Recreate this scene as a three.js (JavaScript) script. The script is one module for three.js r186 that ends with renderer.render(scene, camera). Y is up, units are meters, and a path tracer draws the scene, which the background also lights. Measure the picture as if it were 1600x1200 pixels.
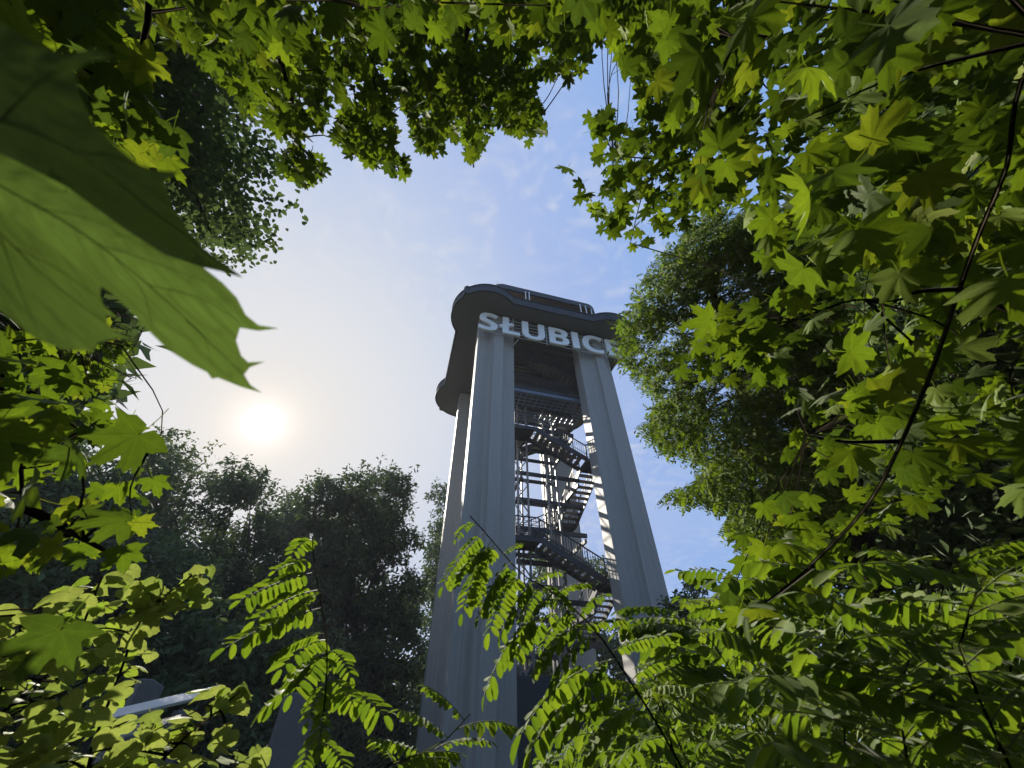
import * as THREE from 'three';
import { mergeGeometries } from 'three/addons/utils/BufferGeometryUtils.js';
import { TextGeometry } from 'three/addons/geometries/TextGeometry.js';
import { FontLoader } from 'three/addons/loaders/FontLoader.js';
import { createNoise3D } from 'simplex-noise';

// ---------------------------------------------------------------- camera, sky, sun, exposure
const V = (x, y, z) => new THREE.Vector3(x, y, z);
const rad = (d) => d * Math.PI / 180;
function rng(seed) { let a = seed >>> 0; return () => { a = (a + 0x6D2B79F5) | 0; let t = Math.imul(a ^ (a >>> 15), 1 | a); t = (t + Math.imul(t ^ (t >>> 7), 61 | t)) ^ t; return ((t ^ (t >>> 14)) >>> 0) / 4294967296; }; }

const scene = new THREE.Scene();
const camera = new THREE.PerspectiveCamera(90, 4 / 3, 0.05, 2000);
camera.position.set(0, 1.6, 0);
camera.rotation.set(rad(43.31), 0, rad(-0.2), 'YXZ');
camera.focus = 14;
camera.userData.fStop = 6;
camera.updateMatrixWorld(true);
scene.add(camera);

const renderer = new THREE.WebGLRenderer({ antialias: true });
renderer.toneMapping = THREE.LinearToneMapping;
const EXPOSURE = 2.1;
renderer.toneMappingExposure = EXPOSURE;
renderer.shadowMap.enabled = true;

const noise3 = createNoise3D(rng(7));
const fbm = (x, y, z, o = 4) => { let s = 0, a = 0.5, f = 1; for (let i = 0; i < o; i++) { s += a * noise3(x * f, y * f, z * f); a *= 0.5; f *= 2.03; } return s; };

const SUN = V(-0.5421, 0.5127, -0.6658).normalize();
{ // hazy summer sky: blue away from the sun, a broad white aureole round it, ripples of thin high cloud
  const w = 2048, h = 1024, data = new Float32Array(w * h * 4);
  const lin = (c) => (c <= 0.04045 ? c / 12.92 : ((c + 0.055) / 1.055) ** 2.4);
  const stops = [[0, [247, 241, 233]], [4, [243, 236, 228]], [8, [236, 233, 231]], [14, [228, 229, 233]], [22, [216, 221, 232]], [32, [194, 207, 233]], [44, [166, 188, 233]], [60, [144, 178, 233]], [90, [124, 168, 228]], [180, [132, 172, 224]]].map(([a, c]) => [a, c.map((k) => lin(k / 255))]);
  for (let j = 0; j < h; j++) {
    const th = ((j + 0.5) / h - 0.5) * Math.PI, y = Math.sin(th), cy = Math.cos(th);
    for (let i = 0; i < w; i++) {
      const ph = ((i + 0.5) / w - 0.5) * 2 * Math.PI, x = Math.cos(ph) * cy, z = Math.sin(ph) * cy;
      const ang = Math.acos(Math.min(1, Math.max(-1, x * SUN.x + y * SUN.y + z * SUN.z))) * 180 / Math.PI;
      let k = 0; while (k < stops.length - 2 && ang > stops[k + 1][0]) k++;
      let t = (ang - stops[k][0]) / (stops[k + 1][0] - stops[k][0]); t = Math.min(1, Math.max(0, t));
      const c = [0, 1, 2].map((q) => stops[k][1][q] * (1 - t) + stops[k + 1][1][q] * t);
      if (y > 0) {
        const px = x / (y + 0.12), pz = z / (y + 0.12);
        const veil = Math.max(0, fbm(px * 0.9 + 3, pz * 0.9, 1.5, 4) + 0.12);
        const rip = Math.max(0, fbm(px * 13 + 1.5 * fbm(px * 3, pz * 3, 8, 2), pz * 17, 4.2, 3) + 0.08);
        const zone = Math.max(0, fbm(px * 1.1 - 2.2, pz * 1.1 + 0.7, 9.1, 3) + 0.25);
        const cl = Math.min(0.6, veil * 0.14 + rip * zone * 0.9);
        const cw = [0.78, 0.78, 0.81];
        for (let q = 0; q < 3; q++) c[q] += (Math.max(c[q], cw[q]) - c[q]) * cl;
      }
      const core = 6 * Math.exp(-((ang / 1.75) ** 6)) + 0.3 * Math.exp(-((ang / 3.4) ** 2));
      const at = (j * w + i) * 4;
      data[at] = (c[0] + core) / EXPOSURE; data[at + 1] = (c[1] + core * 0.95) / EXPOSURE; data[at + 2] = (c[2] + core * 0.86) / EXPOSURE; data[at + 3] = 1;
    }
  }
  const sky = new THREE.DataTexture(data, w, h, THREE.RGBAFormat, THREE.FloatType);
  sky.mapping = THREE.EquirectangularReflectionMapping; sky.magFilter = sky.minFilter = THREE.LinearFilter; sky.needsUpdate = true;
  scene.background = sky; scene.environment = sky;
}
const sun = new THREE.DirectionalLight(new THREE.Color().setRGB(1, 0.93, 0.8), 5);
sun.position.copy(SUN).multiplyScalar(120); sun.target.position.set(0, 0, 0);
sun.castShadow = true; sun.shadow.radius = 2; sun.shadow.mapSize.set(4096, 4096);
Object.assign(sun.shadow.camera, { left: -60, right: 60, top: 60, bottom: -60, near: 1, far: 300 });
scene.add(sun, sun.target);

// ---------------------------------------------------------------- helpers
const rayDir = (px, py) => V((px - 800) / 600, (600 - py) / 600, -1).applyQuaternion(camera.quaternion).normalize();
const P = (px, py, r) => rayDir(px, py).multiplyScalar(r).add(camera.position);
const used = {};
function numbered(name) { const n = used[name] = (used[name] ?? -1) + 1; return n ? `${name}_${String(n).padStart(3, '0')}` : name; }
function thing(name, label, category, pos = V(0, 0, 0), turn = 0, group) {
  const o = new THREE.Group(); o.name = numbered(name); o.position.copy(pos); o.rotation.y = turn;
  o.userData = { label, category }; if (group) o.userData.group = group; scene.add(o); return o;
}
function part(name, geo, mat, parent, kind) {
  const m = new THREE.Mesh(geo, mat); m.name = name; m.castShadow = m.receiveShadow = true; if (kind) m.userData.kind = kind; parent.add(m); return m;
}
function box(w, h, d, x = 0, y = 0, z = 0, rx = 0, ry = 0, rz = 0) {
  const g = new THREE.BoxGeometry(w, h, d); if (rx || ry || rz) g.applyMatrix4(new THREE.Matrix4().makeRotationFromEuler(new THREE.Euler(rx, ry, rz))); g.translate(x, y, z); return g;
}
function bar(a, b, w, h = w) { // rectangular bar from a to b
  const d = b.clone().sub(a), L = d.length(), g = new THREE.BoxGeometry(w, h, L);
  const m = new THREE.Matrix4().lookAt(b, a, Math.abs(d.y) > 0.99 * L ? V(1, 0, 0) : V(0, 1, 0)); m.setPosition(a.clone().add(b).multiplyScalar(0.5)); return g.applyMatrix4(m);
}
function rod(a, b, r, seg = 6) {
  const d = b.clone().sub(a), L = d.length(), g = new THREE.CylinderGeometry(r, r, L, seg);
  g.applyQuaternion(new THREE.Quaternion().setFromUnitVectors(V(0, 1, 0), d.divideScalar(L))); const c = a.clone().add(b).multiplyScalar(0.5); return g.translate(c.x, c.y, c.z);
}
function limb(pts, r0, r1, seg = 7, per = 5, rough = 0) { // tapered, slightly uneven branch through pts
  const curve = new THREE.CatmullRomCurve3(pts), n = Math.max(3, pts.length * per), pos = [], nor = [], uv = [], idx = [];
  const fr = curve.computeFrenetFrames(n, false), len = curve.getLength();
  for (let i = 0; i <= n; i++) {
    const t = i / n, p = curve.getPointAt(t), r = r0 + (r1 - r0) * t ** 0.85;
    for (let k = 0; k <= seg; k++) {
      const a = k / seg * Math.PI * 2, d = fr.normals[i].clone().multiplyScalar(Math.cos(a)).add(fr.binormals[i].clone().multiplyScalar(Math.sin(a)));
      const rr = r * (1 + rough * noise3(Math.cos(a) * 1.7, Math.sin(a) * 1.7, t * len * 1.3));
      pos.push(p.x + d.x * rr, p.y + d.y * rr, p.z + d.z * rr); nor.push(d.x, d.y, d.z); uv.push(k / seg, t * len);
    }
  }
  for (let i = 0; i < n; i++) for (let k = 0; k < seg; k++) { const a = i * (seg + 1) + k, b = a + seg + 1; idx.push(a, b, a + 1, b, b + 1, a + 1); }
  const g = new THREE.BufferGeometry(); g.setAttribute('position', new THREE.Float32BufferAttribute(pos, 3)); g.setAttribute('normal', new THREE.Float32BufferAttribute(nor, 3)); g.setAttribute('uv', new THREE.Float32BufferAttribute(uv, 2)); g.setIndex(idx); return g;
}
function tex(w, h, f, srgb = false) { // f(u, v) -> [r, g, b] 0..1
  const d = new Uint8Array(w * h * 4);
  for (let j = 0; j < h; j++) for (let i = 0; i < w; i++) { const c = f((i + 0.5) / w, (j + 0.5) / h), a = (j * w + i) * 4; for (let q = 0; q < 3; q++) d[a + q] = Math.max(0, Math.min(255, Math.round(c[q] * 255))); d[a + 3] = 255; }
  const t = new THREE.DataTexture(d, w, h, THREE.RGBAFormat, THREE.UnsignedByteType); t.wrapS = t.wrapT = THREE.RepeatWrapping; t.magFilter = THREE.LinearFilter; t.minFilter = THREE.LinearMipmapLinearFilter; t.generateMipmaps = true;
  if (srgb) t.colorSpace = THREE.SRGBColorSpace; t.needsUpdate = true; return t;
}
const loopNoise = (u, v, s, k, o = 4) => { const a = u * 2 * Math.PI, b = v * 2 * Math.PI; return fbm(Math.cos(a) * s + k, Math.sin(a) * s + Math.cos(b) * s, Math.sin(b) * s - k, o); };
const std = (r, g, b, rough = 0.7, metal = 0, extra = {}) => new THREE.MeshStandardMaterial({ color: new THREE.Color().setRGB(r, g, b), roughness: rough, metalness: metal, side: THREE.DoubleSide, ...extra });

// ---------------------------------------------------------------- materials
const grainTex = tex(512, 512, (u, v) => { const n = 0.86 + 0.16 * loopNoise(u, v, 2.2, 3) + 0.1 * loopNoise(u, v, 22, 9, 2); return [n, n, n]; });
const grainBump = tex(256, 256, (u, v) => { const n = 0.5 + 0.5 * loopNoise(u, v, 14, 5, 3); return [n, n, n]; });
const barkTex = tex(256, 512, (u, v) => { const a = u * Math.PI * 2; const n = fbm(Math.cos(a) * 5, Math.sin(a) * 5, v * 5, 4); const k = 0.75 + 0.45 * n; return [k, k * 0.97, k * 0.92]; });
const streakTex = tex(512, 512, (u, v) => { const a = u * Math.PI * 2; const n = 0.88 + 0.17 * fbm(Math.cos(a) * 9, Math.sin(a) * 9, Math.sin(v * 2 * Math.PI) * 0.5, 4) + 0.09 * loopNoise(u, v, 5, 2, 4); return [n, n, n]; });
const M = {
  pier: std(0.38, 0.36, 0.328, 0.62, 0, { map: streakTex, bumpMap: grainBump, bumpScale: 0.002 }),
  soffit: std(0.1, 0.102, 0.1, 0.75, 0, { map: grainTex }),
  slate: std(0.045, 0.048, 0.055, 0.5, 0.3, { map: grainTex }),
  wood: std(0.16, 0.1, 0.06, 0.7, 0, { map: grainTex }),
  white: std(0.78, 0.79, 0.8, 0.45),
  letter: std(0.9, 0.91, 0.92, 0.4, 0),
  pale: std(0.55, 0.55, 0.54, 0.5, 0.2),
  lattice: std(0.2, 0.19, 0.185, 0.5, 0.3),
  dark: std(0.035, 0.037, 0.042, 0.55, 0.3),
  tread: std(0.2, 0.19, 0.18, 0.55, 0.4),
  steel: std(0.16, 0.19, 0.24, 0.5, 0.4),
  base: std(0.05, 0.055, 0.065, 0.5, 0.1, { map: grainTex }),
  concrete: std(0.17, 0.165, 0.16, 0.8, 0, { map: grainTex }),
  bark: std(0.07, 0.055, 0.042, 0.95, 0, { map: barkTex, bumpMap: barkTex, bumpScale: 0.02 }),
  twig: std(0.05, 0.042, 0.03, 0.85),
  paleTwig: std(0.22, 0.19, 0.14, 0.7, 0, { map: barkTex }),
  greenTwig: std(0.1, 0.12, 0.035, 0.7),
  ground: std(0.075, 0.08, 0.04, 1, 0, { map: grainTex }),
};
M.ground.map = grainTex.clone(); M.ground.map.repeat.set(60, 60); M.ground.map.needsUpdate = true;
M.pier.map = streakTex.clone(); M.pier.map.repeat.set(0.35, 0.05); M.pier.map.needsUpdate = true;

// leaf prints: veins and mottling only
function veinTex(mains, seg) {
  const segs = [];
  for (const [ang, len] of mains) {
    const dx = Math.sin(ang), dy = Math.cos(ang); segs.push([0, 0, dx * len, dy * len, 0.012]);
    for (let k = 1; k <= seg; k++) for (const s of [-1, 1]) { const t = k / (seg + 1) * len, a2 = ang + s * 0.75, l2 = len * 0.34 * (1 - 0.55 * k / (seg + 1)); segs.push([dx * t, dy * t, dx * t + Math.sin(a2) * l2, dy * t + Math.cos(a2) * l2, 0.006]); }
  }
  return tex(256, 256, (u, v) => {
    const x = (u - 0.5) / 0.45, y = (v - 0.45) / 0.45; let e = 0;
    for (const [ax, ay, bx, by, w] of segs) { const vx = bx - ax, vy = by - ay, t = Math.max(0, Math.min(1, ((x - ax) * vx + (y - ay) * vy) / (vx * vx + vy * vy))); const d = Math.hypot(x - ax - vx * t, y - ay - vy * t); e = Math.max(e, Math.exp(-((d / w) ** 2)) * (w > 0.01 ? 1 : 0.6)); }
    const n = 0.74 + 0.13 * fbm(x * 3, y * 3, 2, 3) + 0.1 * fbm(x * 13, y * 13, 5, 2);
    return [n + e * 0.2, n + e * 0.16, n + e * 0.14];
  });
}
const mapleTex = veinTex([[0, 1], [0.84, 0.92], [-0.84, 0.92], [1.72, 0.68], [-1.72, 0.68]], 4);
const heartTex = veinTex([[0, 0.98], [0.8, 0.6], [-0.8, 0.6], [1.6, 0.5], [-1.6, 0.5]], 4);
const leafMat = (r, g, b, through = 0.5, map = null, coat = 0.1) => new THREE.MeshPhysicalMaterial({ color: new THREE.Color().setRGB(r, g, b), roughness: 1, transmission: through, thickness: 0, specularIntensity: 0.4, clearcoat: coat, clearcoatRoughness: 0.42, map, side: THREE.DoubleSide });
const tints = (list, ...rest) => list.map(([r, g, b]) => leafMat(r, g, b, ...rest));
const L = {
  maple: tints([[0.14, 0.215, 0.009], [0.1, 0.165, 0.008], [0.175, 0.255, 0.01], [0.065, 0.11, 0.009], [0.2, 0.255, 0.012], [0.12, 0.19, 0.009], [0.08, 0.13, 0.008]], 0.5, mapleTex),
  heart: tints([[0.25, 0.31, 0.055], [0.2, 0.265, 0.045], [0.29, 0.345, 0.065]], 0.55, heartTex),
  robinia: tints([[0.125, 0.2, 0.01], [0.098, 0.165, 0.009], [0.165, 0.24, 0.012]], 0.58, null),
  darkTree: tints([[0.06, 0.1, 0.025]], 0.35, null, 0.15),
  mapleStuff: leafMat(1, 1, 1, 0.45, mapleTex), robiniaStuff: leafMat(1, 1, 1, 0.5, null), heartStuff: leafMat(1, 1, 1, 0.5, heartTex), plain: leafMat(1, 1, 1, 0.35, null, 0.12),
};

const leafletTex = tex(128, 256, (u, v) => { const x = Math.abs(u - 0.5), side = Math.abs((((v - x * 0.9) * 11) % 1 + 1) % 1 - 0.5), n = 0.8 + 0.09 * fbm(u * 4, v * 8, 3, 3) + 0.15 * Math.exp(-((x / 0.022) ** 2)) + 0.05 * Math.exp(-(((0.5 - side) / 0.1) ** 2)); return [n, n, n]; });
for (const m of [...L.robinia, L.robiniaStuff]) m.map = leafletTex;
const leafVein = leafMat(0.2, 0.27, 0.07, 0.6, null, 0.05);

// ---------------------------------------------------------------- leaf shapes (base at origin, tip along +y, upper face +z)
function polarLeaf(half, { veins = [0], pleat = 0.05, droop = 0.18, curl = 0, side = 0, petiole = 0, rings = [0.55, 1], seed = 1 }) {
  const r = rng(seed), pts = [...half.slice(0, -1).map(([a, q]) => [a, q * (1 + 0.16 * (r() - 0.5))]), half[half.length - 1], ...half.slice(1, -1).reverse().map(([a, q]) => [-a, q * (1 + 0.16 * (r() - 0.5))])];
  const pos = [0, 0, 0], uv = [0.5, 0.45], idx = [], n = pts.length, lobeLift = [r() - 0.5, r() - 0.5, r() - 0.5];
  for (const f of rings) for (const [a, q] of pts) {
    const t = rad(a), rr = q * (f === 1 ? 1 : f * (0.75 + 0.25 * q)), x = Math.sin(t) * rr, y = Math.cos(t) * rr;
    let dv = 9; for (const v of veins) dv = Math.min(dv, Math.abs(Math.abs(a) - v));
    const z = -pleat * Math.min(1, dv / 25) * Math.sqrt(rr) - droop * rr * rr + curl * x * Math.abs(x) + side * x * y + 0.25 * pleat * Math.sin(a * 0.13 + seed) * rr + rr * rr * 0.35 * (a > 25 ? lobeLift[0] : a < -25 ? lobeLift[1] : 0.5 * lobeLift[2]);
    pos.push(x, y, z); uv.push(0.5 + x * 0.45, 0.45 + y * 0.45);
  }
  for (let i = 0; i < n; i++) {
    const j = (i + 1) % n; idx.push(0, 1 + j, 1 + i);
    for (let k = 0; k + 1 < rings.length; k++) { const a = 1 + k * n, b = a + n; idx.push(a + i, a + j, b + i, a + j, b + j, b + i); }
  }
  if (petiole) {
    const b = pos.length / 3, w = 0.013;
    for (let k = 0; k <= 3; k++) { const t = k / 3, y = -petiole * t, z = 0.25 * petiole * t * t; pos.push(-w, y, z, w, y, z - 0.004); uv.push(0.5, 0.46, 0.5, 0.46); if (k) { const q = b + k * 2; idx.push(q - 2, q - 1, q, q - 1, q + 1, q); } }
  }
  const g = new THREE.BufferGeometry(); g.setAttribute('position', new THREE.Float32BufferAttribute(pos, 3)); g.setAttribute('uv', new THREE.Float32BufferAttribute(uv, 2)); g.setIndex(idx); g.computeVertexNormals(); return g;
}
const mapleHalf = [[0, 1.02], [6, 0.86], [14, 0.86], [16, 0.73], [21, 0.62], [26, 0.53], [31, 0.58], [34, 0.78], [41, 0.77], [48, 0.98], [55, 0.77], [63, 0.78], [66, 0.63], [74, 0.5], [82, 0.55], [90, 0.63], [99, 0.8], [108, 0.6], [122, 0.52], [135, 0.36], [156, 0.28], [180, 0.07]];
const mapleGeos = [1, 2, 3, 4, 5, 6, 7, 8].map((s) => polarLeaf(mapleHalf, { veins: [0, 48, 99], pleat: 0.07, droop: [0.12, 0.25, 0.05, 0.42, 0.18, -0.12, 0.55, 0.3][s - 1], curl: [0.1, -0.12, 0.3, -0.05, -0.35, 0.25, 0.1, -0.5][s - 1], side: [0.05, -0.1, 0.12, 0, 0.28, -0.25, 0.2, 0.1][s - 1], petiole: 0.75, seed: s * 13 }));
const mapleSmall = polarLeaf(mapleHalf.filter((_, i) => ![1, 4, 6, 17, 20].includes(i)), { veins: [0, 48, 99], pleat: 0.1, droop: 0.2, rings: [1], seed: 3 });
const heartHalf = [[0, 1.03], [6, 0.86], [14, 0.76], [28, 0.68], [45, 0.64], [65, 0.61], [88, 0.58], [112, 0.56], [138, 0.5], [158, 0.38], [172, 0.26], [180, 0.1]];
const heartGeos = [1, 2, 3, 4].map((s) => polarLeaf(heartHalf, { veins: [0], pleat: 0.03, droop: [0.2, 0.05, 0.35, 0.15][s - 1], curl: [0.25, -0.2, 0.1, 0.4][s - 1], side: [0.1, -0.15, 0.2, -0.05][s - 1], petiole: 0.5, seed: s * 7 }));
function leafletGeo(fold, droop) { // elliptical leaflet of length 1, folded along its midrib
  const rows = [[0.05, 0.03], [0.2, 0.17], [0.5, 0.23], [0.8, 0.2], [0.95, 0.09]], pos = [], uv = [], idx = [];
  for (const [y, w] of rows) { const z = -droop * y * y; pos.push(-w, y, z + fold * w, 0, y, z, w, y, z + fold * w); uv.push(0.5 - w, y, 0.5, y, 0.5 + w, y); }
  const n = rows.length; pos.push(0, 1, -droop); uv.push(0.5, 1);
  for (let k = 0; k + 1 < n; k++) for (let q = 0; q < 2; q++) { const a = k * 3 + q, b = a + 3; idx.push(a, a + 1, b, a + 1, b + 1, b); }
  const t = n * 3, e = (n - 1) * 3; idx.push(e, e + 1, t, e + 1, e + 2, t);
  const g = new THREE.BufferGeometry(); g.setAttribute('position', new THREE.Float32BufferAttribute(pos, 3)); g.setAttribute('uv', new THREE.Float32BufferAttribute(uv, 2)); g.setIndex(idx); g.computeVertexNormals(); return g;
}
const leafletGeos = [leafletGeo(0.35, 0.05), leafletGeo(0.2, 0.16), leafletGeo(0.55, 0.1)];
function place(p, tip, normal, s) { // matrix with y along tip, z along normal as far as possible
  const y = tip.clone().normalize(), x = y.clone().cross(normal).normalize(); if (x.lengthSq() < 0.5) x.set(1, 0, 0); const z = x.clone().cross(y);
  return new THREE.Matrix4().makeBasis(x.multiplyScalar(s), y.multiplyScalar(s), z.multiplyScalar(s)).setPosition(p);
}
// a feather leaf from A to B, arched by sag: rachis curve and the matrix of every leaflet
function feather(A, B, sag, r, { pairs = 8, droop = 0.55, len = 0.22, up = V(0, 1, 0) } = {}) {
  const LN = A.distanceTo(B), mid = A.clone().lerp(B, 0.5).addScaledVector(up, sag * LN), c = new THREE.QuadraticBezierCurve3(A, mid, B), out = [];
  for (let k = 0; k <= pairs; k++) {
    const t = 0.14 + 0.86 * k / pairs, p = c.getPoint(t), tan = c.getTangent(t), side = tan.clone().cross(up).normalize(), l = LN * len * (0.8 + 0.35 * Math.sin(Math.PI * Math.min(1, t * 0.85))) * (0.8 + 0.4 * r());
    if (k === pairs) { out.push(place(p, tan.clone().addScaledVector(up, -0.3), up, l)); continue; }
    for (const s of [-1, 1]) {
      if (r() < 0.06) continue; // one lost here and there
      const d = droop * (0.7 + 0.6 * r()), tip = side.clone().multiplyScalar(s).addScaledVector(tan, 0.25 + 0.3 * r()).addScaledVector(up, -d), nrm = up.clone().addScaledVector(side, s * d).addScaledVector(tan, 0.5 * (r() - 0.5));
      out.push(place(p, tip, nrm, l));
    }
  }
  return { curve: c, leaflets: out, length: LN };
}
const featherTemplate = (seed, sag, droop) => { const r = rng(seed), f = feather(V(0, 0, 0), V(0, 1, 0), sag, r, { pairs: 6, droop, up: V(0, 0, 1), len: 0.2 }); const gs = f.leaflets.map((m, i) => leafletGeos[i % 3].clone().applyMatrix4(m)); gs.push(new THREE.TubeGeometry(f.curve, 4, 0.006, 3)); return mergeGeometries(gs); };
const featherGeos = [featherTemplate(1, 0.12, 0.35), featherTemplate(2, 0.2, 0.6), featherTemplate(3, 0.05, 0.2)];

// ---------------------------------------------------------------- foliage tools
function inside(poly, x, y) { let c = false; for (let i = 0, j = poly.length - 1; i < poly.length; j = i++) { const [a, b] = poly[i], [d, e] = poly[j]; if ((b > y) !== (e > y) && x < (d - a) * (y - b) / (e - b) + a) c = !c; } return c; }
// spread n points through the volume seen inside an outline, between two distances; clumped by noise
function spread(poly, n, r0, r1, seed, { clump = 0, thr = -0.15, jit = 0 } = {}) {
  const r = rng(seed), xs = poly.map((p) => p[0]), ys = poly.map((p) => p[1]), x0 = Math.min(...xs), x1 = Math.max(...xs), y0 = Math.min(...ys), y1 = Math.max(...ys), out = [];
  for (let tries = 0; out.length < n && tries < n * 40; tries++) {
    const x = x0 + (x1 - x0) * r(), y = y0 + (y1 - y0) * r(); if (!inside(poly, x, y)) continue;
    const d = r0 + (r1 - r0) * r(), p = P(x + jit * (r() - 0.5), y + jit * (r() - 0.5), d);
    if (clump && fbm(p.x / clump, p.y / clump, p.z / clump, 3) < thr * (0.5 + r())) continue;
    out.push({ p, d, x, y });
  }
  return out;
}
function orient(pt, r, { up = 0.7, cam = 0.3, rnd = 0.5, hang = 0.6, sunny = 0.3 } = {}) {
  const toCam = camera.position.clone().sub(pt).normalize(), rv = () => V(r() - 0.5, r() - 0.5, r() - 0.5).multiplyScalar(2);
  const n = V(0, up, 0).addScaledVector(toCam, cam * (r() < 0.3 ? 1 : -1)).addScaledVector(SUN, sunny).addScaledVector(rv(), rnd).normalize();
  const t = V(0, -hang, 0).add(rv().multiplyScalar(0.9)); t.addScaledVector(n, -t.dot(n)).normalize(); return [t, n];
}
// the same for crowns: leaves gathered in rounded tufts, so that the outline is lumpy and gaps open between tufts
function tufts(poly, n, r0, r1, seed, size, count) {
  const r = rng(seed), xs = poly.map((p) => p[0]), ys = poly.map((p) => p[1]), x0 = Math.min(...xs), x1 = Math.max(...xs), y0 = Math.min(...ys), y1 = Math.max(...ys), cs = [];
  for (let tries = 0; cs.length < count && tries < count * 60; tries++) {
    const x = x0 + (x1 - x0) * r(), y = y0 + (y1 - y0) * r(), d = r0 + (r1 - r0) * r(), R = size * (0.45 + 0.75 * r() * r() + 0.2 * r()), q = R / d * 600 * (0.25 + 0.6 * r());
    if (inside(poly, x, y) && inside(poly, x - q, y) && inside(poly, x + q, y) && inside(poly, x, y - q)) cs.push([P(x, y, d), R, d]);
  }
  const w = cs.map((c) => c[1] ** 2), tot = w.reduce((a, b) => a + b, 0), out = [];
  cs.forEach(([c, R, d], i) => { const m = Math.round(n * w[i] / tot); for (let k = 0; k < m; k++) { const v = V(r() * 2 - 1, r() * 2 - 1, r() * 2 - 1); if (v.lengthSq() < 0.01) v.set(0, 1, 0); v.normalize(); v.y = v.y * 0.7 + 0.1; const e = r() < 0.06 ? 1.15 + 0.35 * r() : 0.35 + 0.65 * Math.sqrt(r()); out.push({ p: c.clone().addScaledVector(v, R * e * (1 + 0.35 * noise3(v.x * 2 + i, v.y * 2, v.z * 2))), d }); } });
  return out;
}
// leaves -> up to `most` single meshes (the largest in view) and one instanced rest
function leaves(plant, items, geos, mats, stuffGeo, stuffMat, stuffTints, { most = 300, seed = 5, restName = 'foliage' } = {}) {
  const r = rng(seed), base = plant.position; items.forEach((it) => { it.k = it.s / it.d; }); items.sort((a, b) => b.k - a.k);
  const near = items.slice(0, most), rest = items.slice(most), m4 = new THREE.Matrix4();
  for (const it of near) {
    const m = part('leaf', geos[Math.floor(r() * geos.length)], it.mat ?? mats[Math.floor(r() * mats.length)], plant);
    it.m.decompose(m.position, m.quaternion, m.scale); m.position.sub(base);
  }
  if (rest.length) {
    const im = new THREE.InstancedMesh(stuffGeo, stuffMat, rest.length); im.name = restName; im.userData.kind = 'stuff'; im.castShadow = im.receiveShadow = true;
    const c = new THREE.Color(), t = V(0, 0, 0).copy(base).negate();
    rest.forEach((it, i) => { m4.copy(it.m); const e = m4.elements; e[12] += t.x; e[13] += t.y; e[14] += t.z; im.setMatrixAt(i, m4); const [a, b, d] = stuffTints[Math.floor(r() * stuffTints.length)], k = 0.8 + 0.4 * r(); im.setColorAt(i, c.setRGB(a * k, b * k, d * k)); });
    plant.add(im);
  }
}
function twigs(plant, items, anchors, n, r0, mat, seed, name = 'twigs') { // thin side shoots from the limbs to the leaf clusters
  const r = rng(seed), gs = [], b = plant.position;
  for (let k = 0; k < n && items.length; k++) {
    const q = items[Math.floor(r() * items.length)].p; let best = anchors[0], bd = 1e9; for (const a of anchors) { const d = a.distanceTo(q); if (d < bd) { bd = d; best = a; } }
    if (bd < 0.02) continue; const mid = best.clone().lerp(q, 0.5).add(V(r() - 0.5, r() - 0.2, r() - 0.5).multiplyScalar(0.25 * bd));
    gs.push(limb([best.clone().sub(b), mid.sub(b), q.clone().sub(b)], r0, r0 * 0.35, 4, 2));
  }
  if (gs.length) part(name, mergeGeometries(gs), mat, plant, 'stuff');
}
const sampleCurve = (pts, n = 14) => new THREE.CatmullRomCurve3(pts).getPoints(n);
const PP = (list) => list.map(([x, y, r]) => P(x, y, r));

// ---------------------------------------------------------------- ground
{
  const g = new THREE.PlaneGeometry(900, 900, 60, 60); g.rotateX(-Math.PI / 2); const p = g.attributes.position;
  for (let i = 0; i < p.count; i++) { const x = p.getX(i), z = p.getZ(i), d = Math.hypot(x - 1.4, z + 24); p.setY(i, d < 30 ? 0 : 0.6 * fbm(x / 40, z / 40, 1, 3) * Math.min(1, (d - 30) / 30)); }
  g.computeVertexNormals(); const m = part('ground', g, M.ground, scene); m.userData = { kind: 'structure', label: 'dark grassy woodland ground', category: 'ground' };
}

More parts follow.
